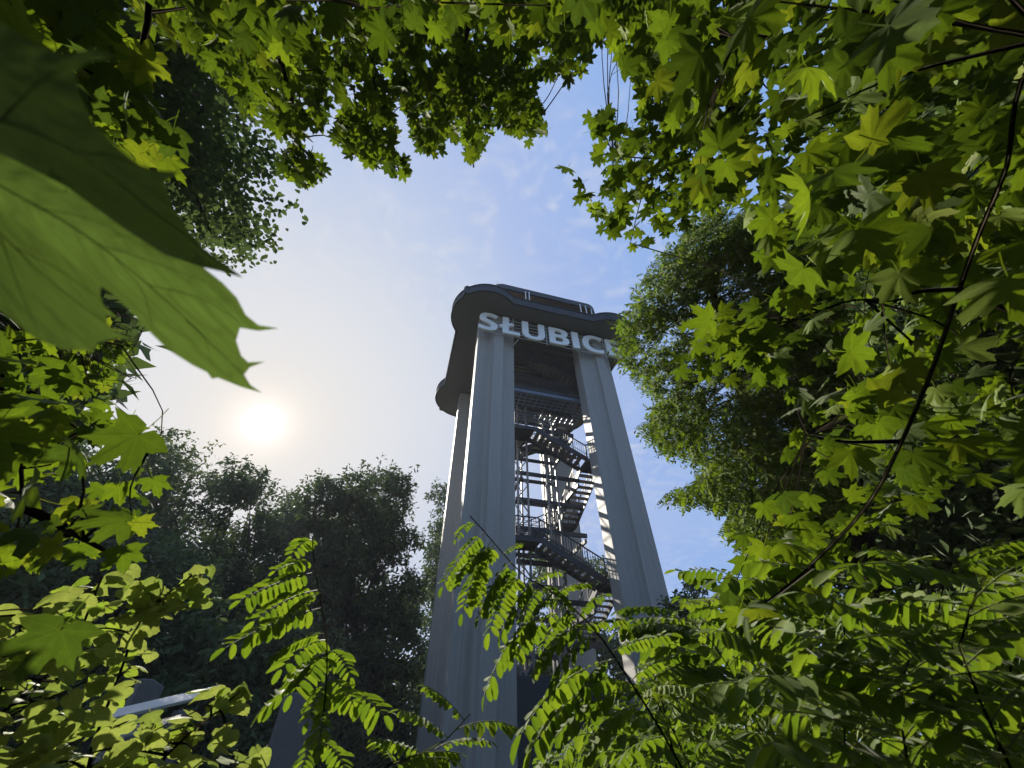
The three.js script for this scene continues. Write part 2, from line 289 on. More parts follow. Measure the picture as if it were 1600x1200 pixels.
// ---------------------------------------------------------------- observation tower
const font = await new FontLoader().loadAsync('fonts/droid/droid_sans_bold.typeface.json');
{
  const WC = 7.8, DC = 23, yaw = rad(15.4), X = (w) => w - WC, Z = (d) => DC - d, Y = (h) => h + 1.6;
  const centre = V(Math.cos(yaw) * WC - Math.sin(yaw) * DC, 0, -Math.sin(yaw) * WC - Math.cos(yaw) * DC);
  const tower = thing('observation_tower', 'tall grey four-pillared observation tower with dark rounded viewing platform', 'tower', centre, yaw);
  const TOP = Y(24);
  // plan of one front pier: a recessed face, a rounded rib and a second recessed face
  function pier(w, mirror, back, name = 'pier') {
    const [a, b, c, d] = w, s = new THREE.Shape(), f = back ? -1 : 1, z = (v) => f * v; // v: distance in front of the pier's main plane
    s.moveTo(a, z(-0.95)); s.lineTo(a, z(0.0));
    if (!mirror) { s.lineTo(b - 0.26, z(-0.1)); s.quadraticCurveTo(b - 0.03, z(-0.08), b, z(0.4)); s.lineTo(c, z(0.42)); s.lineTo(c + 0.03, z(0.02)); s.lineTo(d, z(-0.18)); }
    else { s.lineTo(b - 0.25, z(0.12)); s.quadraticCurveTo(b - 0.04, z(0.15), b, z(0.42)); s.lineTo(c, z(0.4)); s.quadraticCurveTo(c + 0.03, z(0), c + 0.25, z(-0.05)); s.lineTo(d, z(-0.12)); }
    s.lineTo(d, z(-0.95)); s.closePath();
    const g = new THREE.ExtrudeGeometry(s, { depth: TOP, bevelEnabled: false, curveSegments: 8 }); g.rotateX(-Math.PI / 2); g.applyMatrix4(new THREE.Matrix4().makeScale(1, 1, -1)); // shape y -> +z
    const ix = g.index; if (ix) { for (let i = 0; i < ix.count; i += 3) { const t = ix.getX(i); ix.setX(i, ix.getX(i + 1)); ix.setX(i + 1, t); } } else { const p = g.attributes.position, u = g.attributes.uv; for (let i = 0; i < p.count; i += 3) for (const at of [p, u]) for (let q = 0; q < at.itemSize; q++) { const t = at.array[i * at.itemSize + q]; at.array[i * at.itemSize + q] = at.array[(i + 1) * at.itemSize + q]; at.array[(i + 1) * at.itemSize + q] = t; } }
    g.computeVertexNormals(); const m = part(name, g, M.pier, tower); m.position.z = back ? Z(27.9) : Z(17.9); return m;
  }
  const shift = (arr) => arr.map(X);
  pier(shift([2.41, 3.52, 4.2, 5.13]), false, false); pier(shift([10.26, 11.45, 12.2, 12.87]), true, false);
  pier(shift([2.41, 3.52, 4.2, 5.13]), false, true); pier(shift([10.26, 11.45, 12.2, 12.87]), true, true);
  // platform outline: a square with a round lobe at every corner
  const outline = [], H = 6.85, C = 4.9, R = 2.55;
  for (let i = 0; i < 288; i++) {
    const t = i / 288 * Math.PI * 2, cx = Math.cos(t), cz = Math.sin(t); let q = Math.min(H / Math.max(1e-6, Math.abs(cx)), H / Math.max(1e-6, Math.abs(cz)));
    for (const sx of [-1, 1]) for (const sz of [-1, 1]) { const b = cx * C * sx + cz * C * sz, dd = b * b - (2 * C * C - R * R); if (b > 0 && dd > 0) q = Math.max(q, b + Math.sqrt(dd)); }
    outline.push([cx * q, cz * q]);
  }
  const plate = (pts, y0, y1, mat, name, parent = tower) => { const s = new THREE.Shape(pts.map(([x, z]) => new THREE.Vector2(x, -z))), g = new THREE.ExtrudeGeometry(s, { depth: y1 - y0, bevelEnabled: false }); g.rotateX(-Math.PI / 2); g.translate(0, y0, 0); return part(name, g, mat, parent); };
  plate(outline, TOP, TOP + 0.25, M.soffit, 'platform_soffit');
  const grow = (k) => outline.map(([x, z], i) => { const [ax, az] = outline[(i + 287) % 288], [bx, bz] = outline[(i + 1) % 288], l = Math.hypot(bx - ax, bz - az); return [x + (bz - az) / l * k, z - (bx - ax) / l * k]; });
  { // fascia of narrow standing-seam sheets, lip under it and coping above
    const A = grow(0.05), gs = [], lip = [], cop = [];
    const wall = (pts, y0, y1, th) => { const out = []; for (let i = 0; i < pts.length; i++) { const [x0, z0] = pts[i], [x1, z1] = pts[(i + 1) % pts.length], l = Math.hypot(x1 - x0, z1 - z0); out.push(box(l * 1.02, y1 - y0, th, (x0 + x1) / 2, (y0 + y1) / 2, (z0 + z1) / 2, 0, -Math.atan2(z1 - z0, x1 - x0), 0)); } return out; };
    gs.push(...wall(A, TOP + 0.02, TOP + 0.78, 0.05));
    const B = grow(0.09); let acc = 0; for (let i = 0; i < 288; i++) { const [x0, z0] = B[i], [x1, z1] = B[(i + 1) % 288], l = Math.hypot(x1 - x0, z1 - z0), a = -Math.atan2(z1 - z0, x1 - x0); let s = 0.3 - acc; while (s < l) { gs.push(box(0.035, 0.74, 0.05, x0 + (x1 - x0) * s / l, TOP + 0.41, z0 + (z1 - z0) * s / l, 0, a, 0)); s += 0.3; } acc = (acc + l) % 0.3; }
    lip.push(...wall(grow(0.07), TOP - 0.05, TOP + 0.04, 0.13)); cop.push(...wall(grow(0.04), TOP + 0.785, TOP + 0.84, 0.2));
    const f = part('fascia', mergeGeometries(gs), M.slate, tower); part('drip_edge', mergeGeometries(lip), M.dark, f); part('coping', mergeGeometries(cop), M.slate, f);
  }
  { // soffit battens between the piers
    const gs = []; for (let k = 0; k < 16; k++) gs.push(box(9.6, 0.07, 0.1, 0, TOP - 0.037, 5.6 - k * 0.72)); part('soffit_battens', mergeGeometries(gs), M.slate, tower, 'stuff');
    const ring = []; for (const [x0, z0, x1, z1] of [[-4.6, 4.2, 4.6, 4.2], [-4.6, -4.2, 4.6, -4.2], [-3.4, 4.2, -3.4, -4.2], [3.6, 4.2, 3.6, -4.2]]) part('ring_beam', bar(V(x0, TOP - 0.3, z0), V(x1, TOP - 0.3, z1), 0.22, 0.44), M.dark, tower);
  }
  plate(grow(-0.3), TOP + 0.3, TOP + 0.42, M.concrete, 'deck_floor');
  { // canopy over the deck, timber underside, posts and guard rails
    const rr = (x0, x1, z0, z1, r) => { const o = []; for (const [cx, cz, a0] of [[x1 - r, z1 - r, 0], [x0 + r, z1 - r, 90], [x0 + r, z0 + r, 180], [x1 - r, z0 + r, 270]]) for (let k = 0; k <= 8; k++) { const a = rad(a0 + k * 11.25); o.push([cx + Math.cos(a) * r, cz + Math.sin(a) * r]); } return o; };
    const roof = plate(rr(-4.9, 4.5, -6.2, 6.3, 1.1), Y(26.75), Y(27.35), M.slate, 'canopy_roof'); plate(rr(-4.75, 4.35, -6.05, 6.15, 1.0), Y(26.65), Y(26.745), M.wood, 'canopy_underside');
    for (const [x, z] of [[-2.05, 6.35], [-1.75, 6.35], [2.7, 6.34], [3.2, 6.32], [3.75, 6.2], [4.3, 5.75], [-4.4, 5.4], [-4.5, 0], [4.2, 0], [4.1, -5.4], [-4.4, -5.4]]) part('canopy_post', box(0.07, z > 5.6 ? 2.1 : 1.83, 0.07, x, z > 5.6 ? TOP + 1.86 : TOP + 1.725, z), M.white, tower);
    for (let k = 0; k < 4; k++) part('guard_rail', bar(V(2.6, TOP + 0.95 + k * 0.26, 6.38), V(4.3, TOP + 0.95 + k * 0.26, 5.85), 0.04), M.pale, tower);
    for (let k = 0; k < 3; k++) part('guard_rail', bar(V(-4.0, TOP + 0.95 + k * 0.26, 6.1), V(-2.2, TOP + 0.95 + k * 0.26, 6.1), 0.03), M.pale, tower);
    part('stair_head', box(4.6, 2.1, 5, 0.2, TOP + 1.48, 0), M.slate, tower);
    part('antenna', mergeGeometries([rod(V(-4.2, Y(27.35), 5.2), V(-4.2, Y(29.3), 5.2), 0.025), rod(V(-4.2, Y(27.9), 5.2), V(-3.8, Y(27.9), 5.2), 0.02), rod(V(-3.8, Y(27.35), 5.2), V(-3.8, Y(28.2), 5.2), 0.02)]), M.pale, tower);
  }
  // square spiral stair: landings at the corners, flights along the four sides
  const W0 = 5.5, W1 = 11.8, D0 = 19.4, D1 = 26.6, SW = 1.4, RISE = 1.83, corner = [[W0, D0], [W1 - SW, D0], [W1 - SW, D1 - SW], [W0, D1 - SW]];
  const meshRail = (a, b, nPost, h, matP, withNet) => { const gs = []; for (let k = 0; k <= nPost; k++) { const p = a.clone().lerp(b, k / nPost); gs.push(bar(p, p.clone().add(V(0, h, 0)), 0.04)); } for (const q of withNet ? [0.15, 0.36, 0.58, 0.8] : [0.2, 0.5, 0.75]) gs.push(bar(a.clone().add(V(0, h * q, 0)), b.clone().add(V(0, h * q, 0)), 0.024)); return gs; };
  let y = Y(15.4) + 2 * RISE * 2 + RISE * 4 - 7.32; // front-left landing of the second turn from the top
  const order = []; for (let k = 0; k < 13; k++) order.push(k % 4);
  let level = Y(15.4) + 7.32;
  for (const c of order) {
    if (level < 0.4) break;
    const [w, d] = corner[c], [w2, d2] = corner[(c + 1) % 4], cx = X(w + SW / 2), cz = Z(d + SW / 2);
    const land = part('landing', mergeGeometries([box(SW, 0.06, SW, cx, level, cz), box(SW, 0.26, 0.08, cx, level - 0.1, cz + SW / 2 - 0.04), box(SW, 0.26, 0.08, cx, level - 0.1, cz - SW / 2 + 0.04), box(0.08, 0.26, SW - 0.17, cx - SW / 2 + 0.04, level - 0.1, cz), box(0.08, 0.26, SW - 0.17, cx + SW / 2 - 0.04, level - 0.1, cz)]), M.dark, tower);
    const ox = c === 0 || c === 3 ? -1 : 1, oz = c < 2 ? 1 : -1, e = SW / 2 - 0.04;
    part('railing', mergeGeometries([...meshRail(V(cx + ox * e, level, cz - e), V(cx + ox * e, level, cz + e), 3, 1.1, 0, true), ...meshRail(V(cx - e, level, cz + oz * e), V(cx + e, level, cz + oz * e), 3, 1.1, 0, true), bar(V(cx + ox * e, level + 1.1, cz - e), V(cx + ox * e, level + 1.1, cz + e), 0.06), bar(V(cx - e, level + 1.1, cz + oz * e), V(cx + e, level + 1.1, cz + oz * e), 0.06)]), M.dark, land);
    // flight from this landing down to the next
    const dir = V(w2 - w, 0, -(d2 - d)).normalize(), run = Math.abs(w2 - w) + Math.abs(d2 - d) - SW, sd = V(-dir.z, 0, dir.x), A = V(cx, level, cz).addScaledVector(dir, SW / 2), B = A.clone().addScaledVector(dir, run).add(V(0, -RISE, 0));
    const str = []; for (const s of [-1, 1]) { const o = sd.clone().multiplyScalar(s * (SW / 2 - 0.05)); str.push(bar(A.clone().add(o).add(V(0, -0.06, 0)), B.clone().add(o).add(V(0, -0.06, 0)), 0.07, 0.34)); }
    const fl = part('stair_flight', mergeGeometries(str), M.dark, tower);
    const n = 10; for (let k = 1; k < n; k++) { const p = A.clone().lerp(B, k / n), g = box(Math.abs(dir.x) > 0.5 ? run / n * 0.82 : SW - 0.18, 0.045, Math.abs(dir.x) > 0.5 ? SW - 0.18 : run / n * 0.82, p.x, p.y, p.z); part('tread', g, M.tread, fl); }
    const rails = []; for (const s of [-1, 1]) { const o = sd.clone().multiplyScalar(s * (SW / 2 - 0.05)), a = A.clone().add(o), b = B.clone().add(o); rails.push(bar(a.clone().add(V(0, 1.05, 0)), b.clone().add(V(0, 1.05, 0)), 0.06), bar(a.clone().add(V(0, 0.35, 0)), b.clone().add(V(0, 0.35, 0)), 0.02)); for (let k = 0; k <= 24; k++) { const p = a.clone().lerp(b, k / 24); rails.push(bar(p, p.clone().add(V(0, 1.05, 0)), k % 6 ? 0.022 : 0.05)); } }
    part('railing', mergeGeometries(rails), M.dark, fl);
    level -= RISE;
  }
  { // lattice columns that carry the stair
    for (const [wa, wb, d] of [[6.1, 6.75, 20.85], [8.1, 8.75, 20.95], [7.0, 7.65, 25.1], [9.4, 10.05, 25.1]]) {
      const CH = Y(18.3), gs = [box(0.11, CH, 0.11, X(wa), CH / 2, Z(d)), box(0.11, CH, 0.11, X(wb), CH / 2, Z(d))];
      for (let k = 0; k < 22; k++) { const y0 = k * 0.9; gs.push(bar(V(k % 2 ? X(wb) : X(wa), y0, Z(d) + 0.01), V(k % 2 ? X(wa) : X(wb), y0 + 0.9, Z(d) + 0.01), 0.06)); }
      part('lattice_column', mergeGeometries(gs), M.lattice, tower);
    }
    for (let k = 0; k < 13; k++) { const yb = Y(15.4) + 7 - k * RISE; if (yb < 1) break; for (const d of [21.0, 25.0]) part('cross_beam', box(10.4 - 6.0, 0.24, 0.14, X(8.2), yb - 0.45, Z(d)), M.dark, tower); if (k % 2) for (const w of [6.4, 10.3]) part('cross_beam', box(0.14, 0.22, 4, X(w), yb - 0.75, Z(23)), M.dark, tower); }
  }
  { // grated walkway under the platform
    const gs = [], y0 = Y(18.4), wa = 5.3, wb = 11.2, da = 19.2, db = 22.2;
    for (let k = 0; k <= 14; k++) gs.push(bar(V(X(wa + (wb - wa) * k / 14), y0, Z(da)), V(X(wa + (wb - wa) * k / 14), y0, Z(db)), 0.05, 0.09));
    for (let k = 0; k <= 8; k++) gs.push(bar(V(X(wa), y0 + 0.003, Z(da + (db - da) * k / 8)), V(X(wb), y0 + 0.003, Z(da + (db - da) * k / 8)), 0.045, 0.08));
    gs.push(bar(V(X(wa), y0 - 0.1, Z(da)), V(X(wb), y0 - 0.1, Z(da)), 0.1, 0.26));
    for (const [dd, hh] of [[19.3, 3.4], [22.1, 1.2], [19.3, 0.3], [22.1, 3.6]]) { part('cross_beam', box(5.9, 0.24, 0.12, X(8.25), y0 + hh, Z(dd)), M.dark, tower); part('railing', mergeGeometries([...meshRail(V(X(5.3), y0 + hh + 0.1, Z(dd)), V(X(11.2), y0 + hh + 0.1, Z(dd)), 22, 1.1, 0, true), bar(V(X(5.3), y0 + hh + 1.2, Z(dd)), V(X(11.2), y0 + hh + 1.2, Z(dd)), 0.06)]), M.dark, tower); }
    for (const [a, c] of [[5.4, 8.2], [8.2, 11.1]]) part('brace', bar(V(X(a), y0 + 0.2, Z(22.3)), V(X(c), y0 + 3.5, Z(22.3)), 0.12), M.dark, tower);
    part('grated_walkway', mergeGeometries(gs), M.steel, tower);
  }
  part('base_room', box(5.0, Y(2.1), 7.6, X(7.7), Y(2.1) / 2, Z(22.7)), M.base, tower);
  for (let k = 0; k < 3; k++) part('wall_panel', box(1.6, Y(2.0) - 0.1, 0.04, X(6.05 + k * 1.65), Y(2.0) / 2, Z(18.87)), M.base, tower);

  // the sign: white letters on horizontal rails
  const sign = thing('letter_sign', 'white capital letters spelling SŁUBICE on thin rails under the tower platform', 'sign', centre.clone().add(V(0, 0, 0)), yaw);
  const zs = Z(17.2), y0 = Y(21.72), hh = 1.86;
  for (const [ch, wa, wb] of [['S', 2.25, 3.66], ['Ł', 3.74, 5.34], ['U', 5.52, 7.3], ['B', 7.66, 9.24], ['I', 9.52, 10.06], ['C', 10.36, 12.14], ['E', 12.37, 13.55]]) {
    const g = ch === 'I' ? box(1, 1, 0.14, 0.5, 0.5, 0.07) : new TextGeometry(ch, { font, size: 1, depth: 0.14, curveSegments: 8, bevelEnabled: false }); g.computeBoundingBox(); const b = g.boundingBox, over = ch === 'S' || ch === 'C' ? 0.05 : 0;
    const sx = (wb - wa) / (b.max.x - b.min.x), sy = (hh + 2 * over) / (b.max.y - b.min.y); g.translate(-b.min.x, -b.min.y, 0); g.scale(sx, ch === 'U' ? (hh + 0.05) / (b.max.y - b.min.y) : sy, 1); g.translate(X(wa), y0 - (ch === 'U' ? 0.05 : over), zs - 0.07);
    const m = part('letter', g, M.letter, sign); m.userData.label = `white capital letter ${ch}`;
  }
  for (let k = 0; k < 6; k++) part('rail', bar(V(X(2.5), y0 - 0.04 + k * 0.36, zs - 0.12), V(X(13.4), y0 - 0.04 + k * 0.36, zs - 0.12), 0.035), M.pale, sign);
  for (const w of [2.7, 4.9, 7.5, 9.9, 12.3, 13.2]) part('upright', bar(V(X(w), y0 - 0.15, zs - 0.18), V(X(w), TOP - 0.01, zs - 0.18), 0.05), M.pale, sign);
  for (const [w, w2, d] of [[5.3, 4.6, 18.7], [10.0, 10.7, 18.7]]) part('bracket', bar(V(X(w), y0 - 0.1, zs - 0.2), V(X(w2), y0 - 0.55, Z(d)), 0.07), M.pale, sign);
}
{ // handrail in front of the tower foot
  const a = P(845, 1178, 15.2), b = P(1120, 1192, 15.2), rail = thing('handrail', 'thin pale metal handrail in front of the tower foot', 'handrail', V(a.x, 0, a.z));
  const l = (v) => v.clone().sub(rail.position); part('top_rail', rod(l(a), l(b), 0.028), M.white, rail);
  for (const t of [0.0, 0.25, 0.5, 0.75, 1]) { const p = l(a.clone().lerp(b, t)); part('post', rod(V(p.x, 0, p.z), p, 0.02), M.pale, rail); }
}
{ // grey slabs standing in the undergrowth to the left
  const slab = (px, top, w, th, r, label) => {
    const c = P(px, top, r), t = thing('concrete_pylon', label, 'pylon', V(c.x, 0, c.z), Math.atan2(-c.x, -c.z) + 0.35, 'grey pylons left of the tower');
    const g = new THREE.ExtrudeGeometry(new THREE.Shape([new THREE.Vector2(-w / 2, 0), new THREE.Vector2(w / 2, 0), new THREE.Vector2(w / 2, c.y - 0.12), new THREE.Vector2(-w * 0.1, c.y), new THREE.Vector2(-w / 2, c.y)]), { depth: th, bevelEnabled: true, bevelSize: 0.02, bevelThickness: 0.02, bevelSegments: 1 }); g.translate(0, 0, -th / 2); part('shaft', g, M.concrete, t); part('wing', box(w * 0.55, c.y * 0.82, 0.16, w * 0.62, c.y * 0.41, th * 0.2), M.concrete, t);
  };
  slab(468, 1085, 0.62, 0.3, 14, 'grey concrete pylon behind the feathery spray left of the tower'); slab(238, 1064, 0.5, 0.3, 15, 'grey concrete pylon rising behind the tilted pale board'); slab(290, 1112, 0.42, 0.25, 15, 'lowest grey pylon just right of the tilted pale board');
  const c = P(240, 1112, 13.2), t = thing('tilted_board', 'pale sunlit tilted metal board among the heart-shaped leaves', 'board', V(c.x, 0, c.z), 0.62);
  part('panel', box(2.2, 0.05, 0.75, 0, c.y + 0.12, 0, 0.25, 0, 0.28), M.pale, t); part('panel', box(1.3, 0.04, 0.5, -0.1, c.y - 0.28, 0.1, 0.25, 0, 0.28), M.pale, t);
  for (const x of [-0.8, 0.8]) part('leg', box(0.08, c.y + x * 0.28, 0.08, x, (c.y + x * 0.28) / 2, 0), M.dark, t);
}

// ---------------------------------------------------------------- far trees
const clump = (() => { // a spray of small leaves
  const r = rng(21), gs = []; for (let k = 0; k < 7; k++) { const t = V(r() - 0.5, r() - 0.4, r() - 0.5).normalize(), n = V(r() - 0.5, 1.2 * r(), r() - 0.5).normalize(); const g = new THREE.BufferGeometry(); g.setAttribute('position', new THREE.Float32BufferAttribute([0, 0, 0, -0.22, 0.5, 0.03, 0, 1, -0.05, 0.22, 0.5, 0.03], 3)); g.setAttribute('normal', new THREE.Float32BufferAttribute([0, 0, 1, 0, 0, 1, 0, 0, 1, 0, 0, 1], 3)); g.setAttribute('uv', new THREE.Float32BufferAttribute([0.5, 0, 0.3, 0.5, 0.5, 1, 0.7, 0.5], 2)); g.setIndex([0, 3, 1, 1, 3, 2]); g.applyMatrix4(place(V(r() - 0.5, r() - 0.5, r() - 0.5).multiplyScalar(0.9), t, n, 0.62)); gs.push(g); } return mergeGeometries(gs); })();
function farTree(name, label, category, poly, n, r0, r1, size, tint, seed, { trunk = [], thick = 0.25, clumpSize = 1.9, count = 120, group, geo = clump } = {}) {
  const pts = tufts(poly, n, r0, r1, seed, clumpSize, count), r = rng(seed + 1); let foot;
  if (trunk.length) { foot = P(...trunk[0]); } else { foot = pts.reduce((a, q) => a.add(q.p), V(0, 0, 0)).divideScalar(pts.length); }
  const t = thing(name, label, category, V(foot.x, 0, foot.z), 0, group), b = t.position;
  const path = trunk.length ? PP(trunk) : [V(foot.x, foot.y, foot.z)];
  const ctr = pts.reduce((a, q) => a.add(q.p), V(0, 0, 0)).divideScalar(pts.length);
  const spine = trunk.length > 1 ? [V(path[0].x + (path[0].x - path[1].x) * 0.2, -0.2, path[0].z), ...path] : [V(b.x, -0.2, b.z), V(b.x + 0.2, ctr.y * 0.5, b.z), ctr.clone().setY(ctr.y * 1.15)];
  part('trunk', limb(spine.map((p) => p.clone().sub(b)), thick, thick * 0.25, 9, 7, 0.12), M.bark, t);
  const anchors = sampleCurve(spine, 20).filter((p) => p.y > ctr.y * 0.45); const hi = anchors.length ? anchors : [ctr];
  const gs = []; for (let k = 0; k < 34; k++) { const q = pts[Math.floor(r() * pts.length)].p, a = hi[Math.floor(r() * hi.length)], mid = a.clone().lerp(q, 0.5).add(V(r() - 0.5, 0.6 * r(), r() - 0.5).multiplyScalar(0.2 * a.distanceTo(q))); gs.push(limb([a, mid, q].map((p) => p.clone().sub(b)), thick * 0.28, thick * 0.05, 5, 4)); }
  part('limbs', mergeGeometries(gs), M.bark, t, 'stuff');
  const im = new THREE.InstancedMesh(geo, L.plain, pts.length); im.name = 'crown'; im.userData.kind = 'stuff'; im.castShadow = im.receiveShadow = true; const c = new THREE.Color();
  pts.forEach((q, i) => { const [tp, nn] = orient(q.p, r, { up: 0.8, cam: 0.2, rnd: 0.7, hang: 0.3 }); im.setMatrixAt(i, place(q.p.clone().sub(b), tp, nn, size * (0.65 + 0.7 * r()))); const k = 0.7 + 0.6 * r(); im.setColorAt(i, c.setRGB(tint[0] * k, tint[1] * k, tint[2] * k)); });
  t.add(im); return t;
}
const FAR = 'tall trees beyond the clearing';
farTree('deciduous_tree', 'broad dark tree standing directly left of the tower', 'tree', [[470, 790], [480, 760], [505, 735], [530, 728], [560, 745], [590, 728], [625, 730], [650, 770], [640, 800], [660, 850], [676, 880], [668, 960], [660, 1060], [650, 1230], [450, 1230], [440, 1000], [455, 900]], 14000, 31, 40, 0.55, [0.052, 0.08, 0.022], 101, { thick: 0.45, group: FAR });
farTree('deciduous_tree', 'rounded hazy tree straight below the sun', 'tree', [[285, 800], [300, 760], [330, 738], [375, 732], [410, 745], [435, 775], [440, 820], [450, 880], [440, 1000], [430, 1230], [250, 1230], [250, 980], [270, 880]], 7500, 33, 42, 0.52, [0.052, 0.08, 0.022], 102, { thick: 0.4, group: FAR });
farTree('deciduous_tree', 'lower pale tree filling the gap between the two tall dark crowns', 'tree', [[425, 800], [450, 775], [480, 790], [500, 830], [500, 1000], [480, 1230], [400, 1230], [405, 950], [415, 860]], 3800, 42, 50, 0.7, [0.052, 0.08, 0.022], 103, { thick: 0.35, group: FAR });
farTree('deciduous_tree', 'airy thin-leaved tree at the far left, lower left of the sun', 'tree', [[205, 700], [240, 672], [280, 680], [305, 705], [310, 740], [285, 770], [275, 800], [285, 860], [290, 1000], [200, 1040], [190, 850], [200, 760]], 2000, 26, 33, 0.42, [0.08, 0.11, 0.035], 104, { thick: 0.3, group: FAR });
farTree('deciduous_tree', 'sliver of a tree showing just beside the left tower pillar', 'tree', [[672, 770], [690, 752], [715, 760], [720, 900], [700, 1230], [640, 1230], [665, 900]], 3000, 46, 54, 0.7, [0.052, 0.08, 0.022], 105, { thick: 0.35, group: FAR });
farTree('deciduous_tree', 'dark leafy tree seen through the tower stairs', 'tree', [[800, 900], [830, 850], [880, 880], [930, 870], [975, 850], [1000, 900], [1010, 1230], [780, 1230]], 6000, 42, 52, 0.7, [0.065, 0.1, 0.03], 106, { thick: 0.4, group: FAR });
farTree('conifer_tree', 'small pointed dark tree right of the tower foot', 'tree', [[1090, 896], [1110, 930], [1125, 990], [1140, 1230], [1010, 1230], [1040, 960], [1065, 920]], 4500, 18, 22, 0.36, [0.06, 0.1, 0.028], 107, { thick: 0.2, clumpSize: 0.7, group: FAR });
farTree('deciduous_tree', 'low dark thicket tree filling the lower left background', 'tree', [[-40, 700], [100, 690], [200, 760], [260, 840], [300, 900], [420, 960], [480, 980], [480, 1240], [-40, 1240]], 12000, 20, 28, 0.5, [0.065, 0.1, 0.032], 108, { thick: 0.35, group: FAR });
// trees over the camera
const SMALL = polarLeaf([[0, 1], [30, 0.62], [80, 0.42], [140, 0.3], [180, 0.1]], { pleat: 0.03, droop: 0.1, rings: [1], seed: 9 });
farTree('oak_tree', 'dark small-leaved tree behind the big leaf at upper left', 'tree', [[-60, -80], [460, -80], [450, 80], [420, 150], [432, 200], [425, 260], [410, 300], [412, 330], [395, 392], [350, 402], [300, 380], [270, 340], [225, 260], [150, 190], [40, 110], [-60, 60]], 15000, 8, 12.5, 0.088, [0.075, 0.115, 0.03], 109, { trunk: [[-260, 900, 11], [-100, 500, 10.5], [120, 200, 10], [300, 60, 10]], thick: 0.22, clumpSize: 0.75, count: 130, geo: SMALL });
farTree('deciduous_tree', 'dense dark tree behind the maple at the right edge', 'tree', [[1200, 330], [1320, 250], [1420, 60], [1480, -60], [1660, -60], [1660, 1020], [1400, 1010], [1300, 960], [1230, 880], [1290, 700], [1260, 520]], 15000, 9, 16, 0.3, [0.05, 0.085, 0.022], 110, { trunk: [[1560, 1080, 12], [1500, 760, 12], [1420, 520, 12.5]], thick: 0.3, clumpSize: 1.2, count: 170, group: 'dark trees at the right' });

// ---------------------------------------------------------------- locust tree with feather leaves, right of the tower
{
  const spine = PP([[1420, 1010, 8.2], [1330, 860, 8], [1250, 760, 7.8], [1190, 670, 7.6], [1140, 560, 7.4], [1110, 440, 7.3]]), foot = V(spine[0].x + 0.35, 0, spine[0].z);
  const t = thing('locust_tree', 'locust tree with dark leaning trunk and feathery leaves right of the tower', 'tree', foot), b = t.position, l = (v) => v.clone().sub(b);
  part('trunk', limb([V(foot.x, -0.1, foot.z), ...spine].map(l), 0.27, 0.05, 10, 7, 0.1), M.bark, t);
  const s2 = PP([[1385, 960, 8.1], [1340, 800, 8.2], [1330, 640, 8.4], [1290, 480, 8.4]]); part('trunk', limb(s2.map(l), 0.15, 0.04, 8, 6, 0.1), M.bark, t);
  const poly = [[985, 430], [1010, 408], [1060, 375], [1100, 340], [1180, 330], [1290, 430], [1310, 620], [1290, 800], [1250, 880], [1175, 850], [1135, 815], [1150, 790], [1075, 775], [1040, 770], [1085, 745], [1105, 725], [1065, 700], [1010, 692], [985, 655], [1015, 625], [985, 595], [958, 565], [950, 530], [958, 495], [975, 465]];
  const r = rng(31), items = spread(poly.map(([x, y]) => [x < 1030 ? x + 20 : x, y]), 9500, 5.8, 8.6, 32, { clump: 0.9, thr: -0.08, jit: 8 }).map((q) => { const out = q.p.clone().sub(spine[3]).setY(0).normalize(), tip = V(0, -0.6, 0).addScaledVector(SUN, -0.35).addScaledVector(out, 0.7).add(V(r() - 0.5, r() - 0.5, r() - 0.5)).normalize(), n = SUN.clone().cross(V(r() - 0.5, 0.3 * (r() - 0.5), r() - 0.5).normalize()).normalize().add(V(r() - 0.5, r() - 0.5, r() - 0.5).multiplyScalar(0.5)), s = 0.23 /* locust leaves turn their edges to a strong sun */ + 0.13 * r(); return { ...q, s, m: place(q.p, tip, n, s) }; });
  const tint = [[0.125, 0.2, 0.01], [0.098, 0.165, 0.009], [0.165, 0.24, 0.012]];
  twigs(t, items, [...sampleCurve(spine, 20).slice(6), ...sampleCurve(s2, 12).slice(4)], 70, 0.02, M.bark, 33);
  leaves(t, items, featherGeos, L.robinia, featherGeos[0], L.robiniaStuff, tint, { seed: 34 });
}

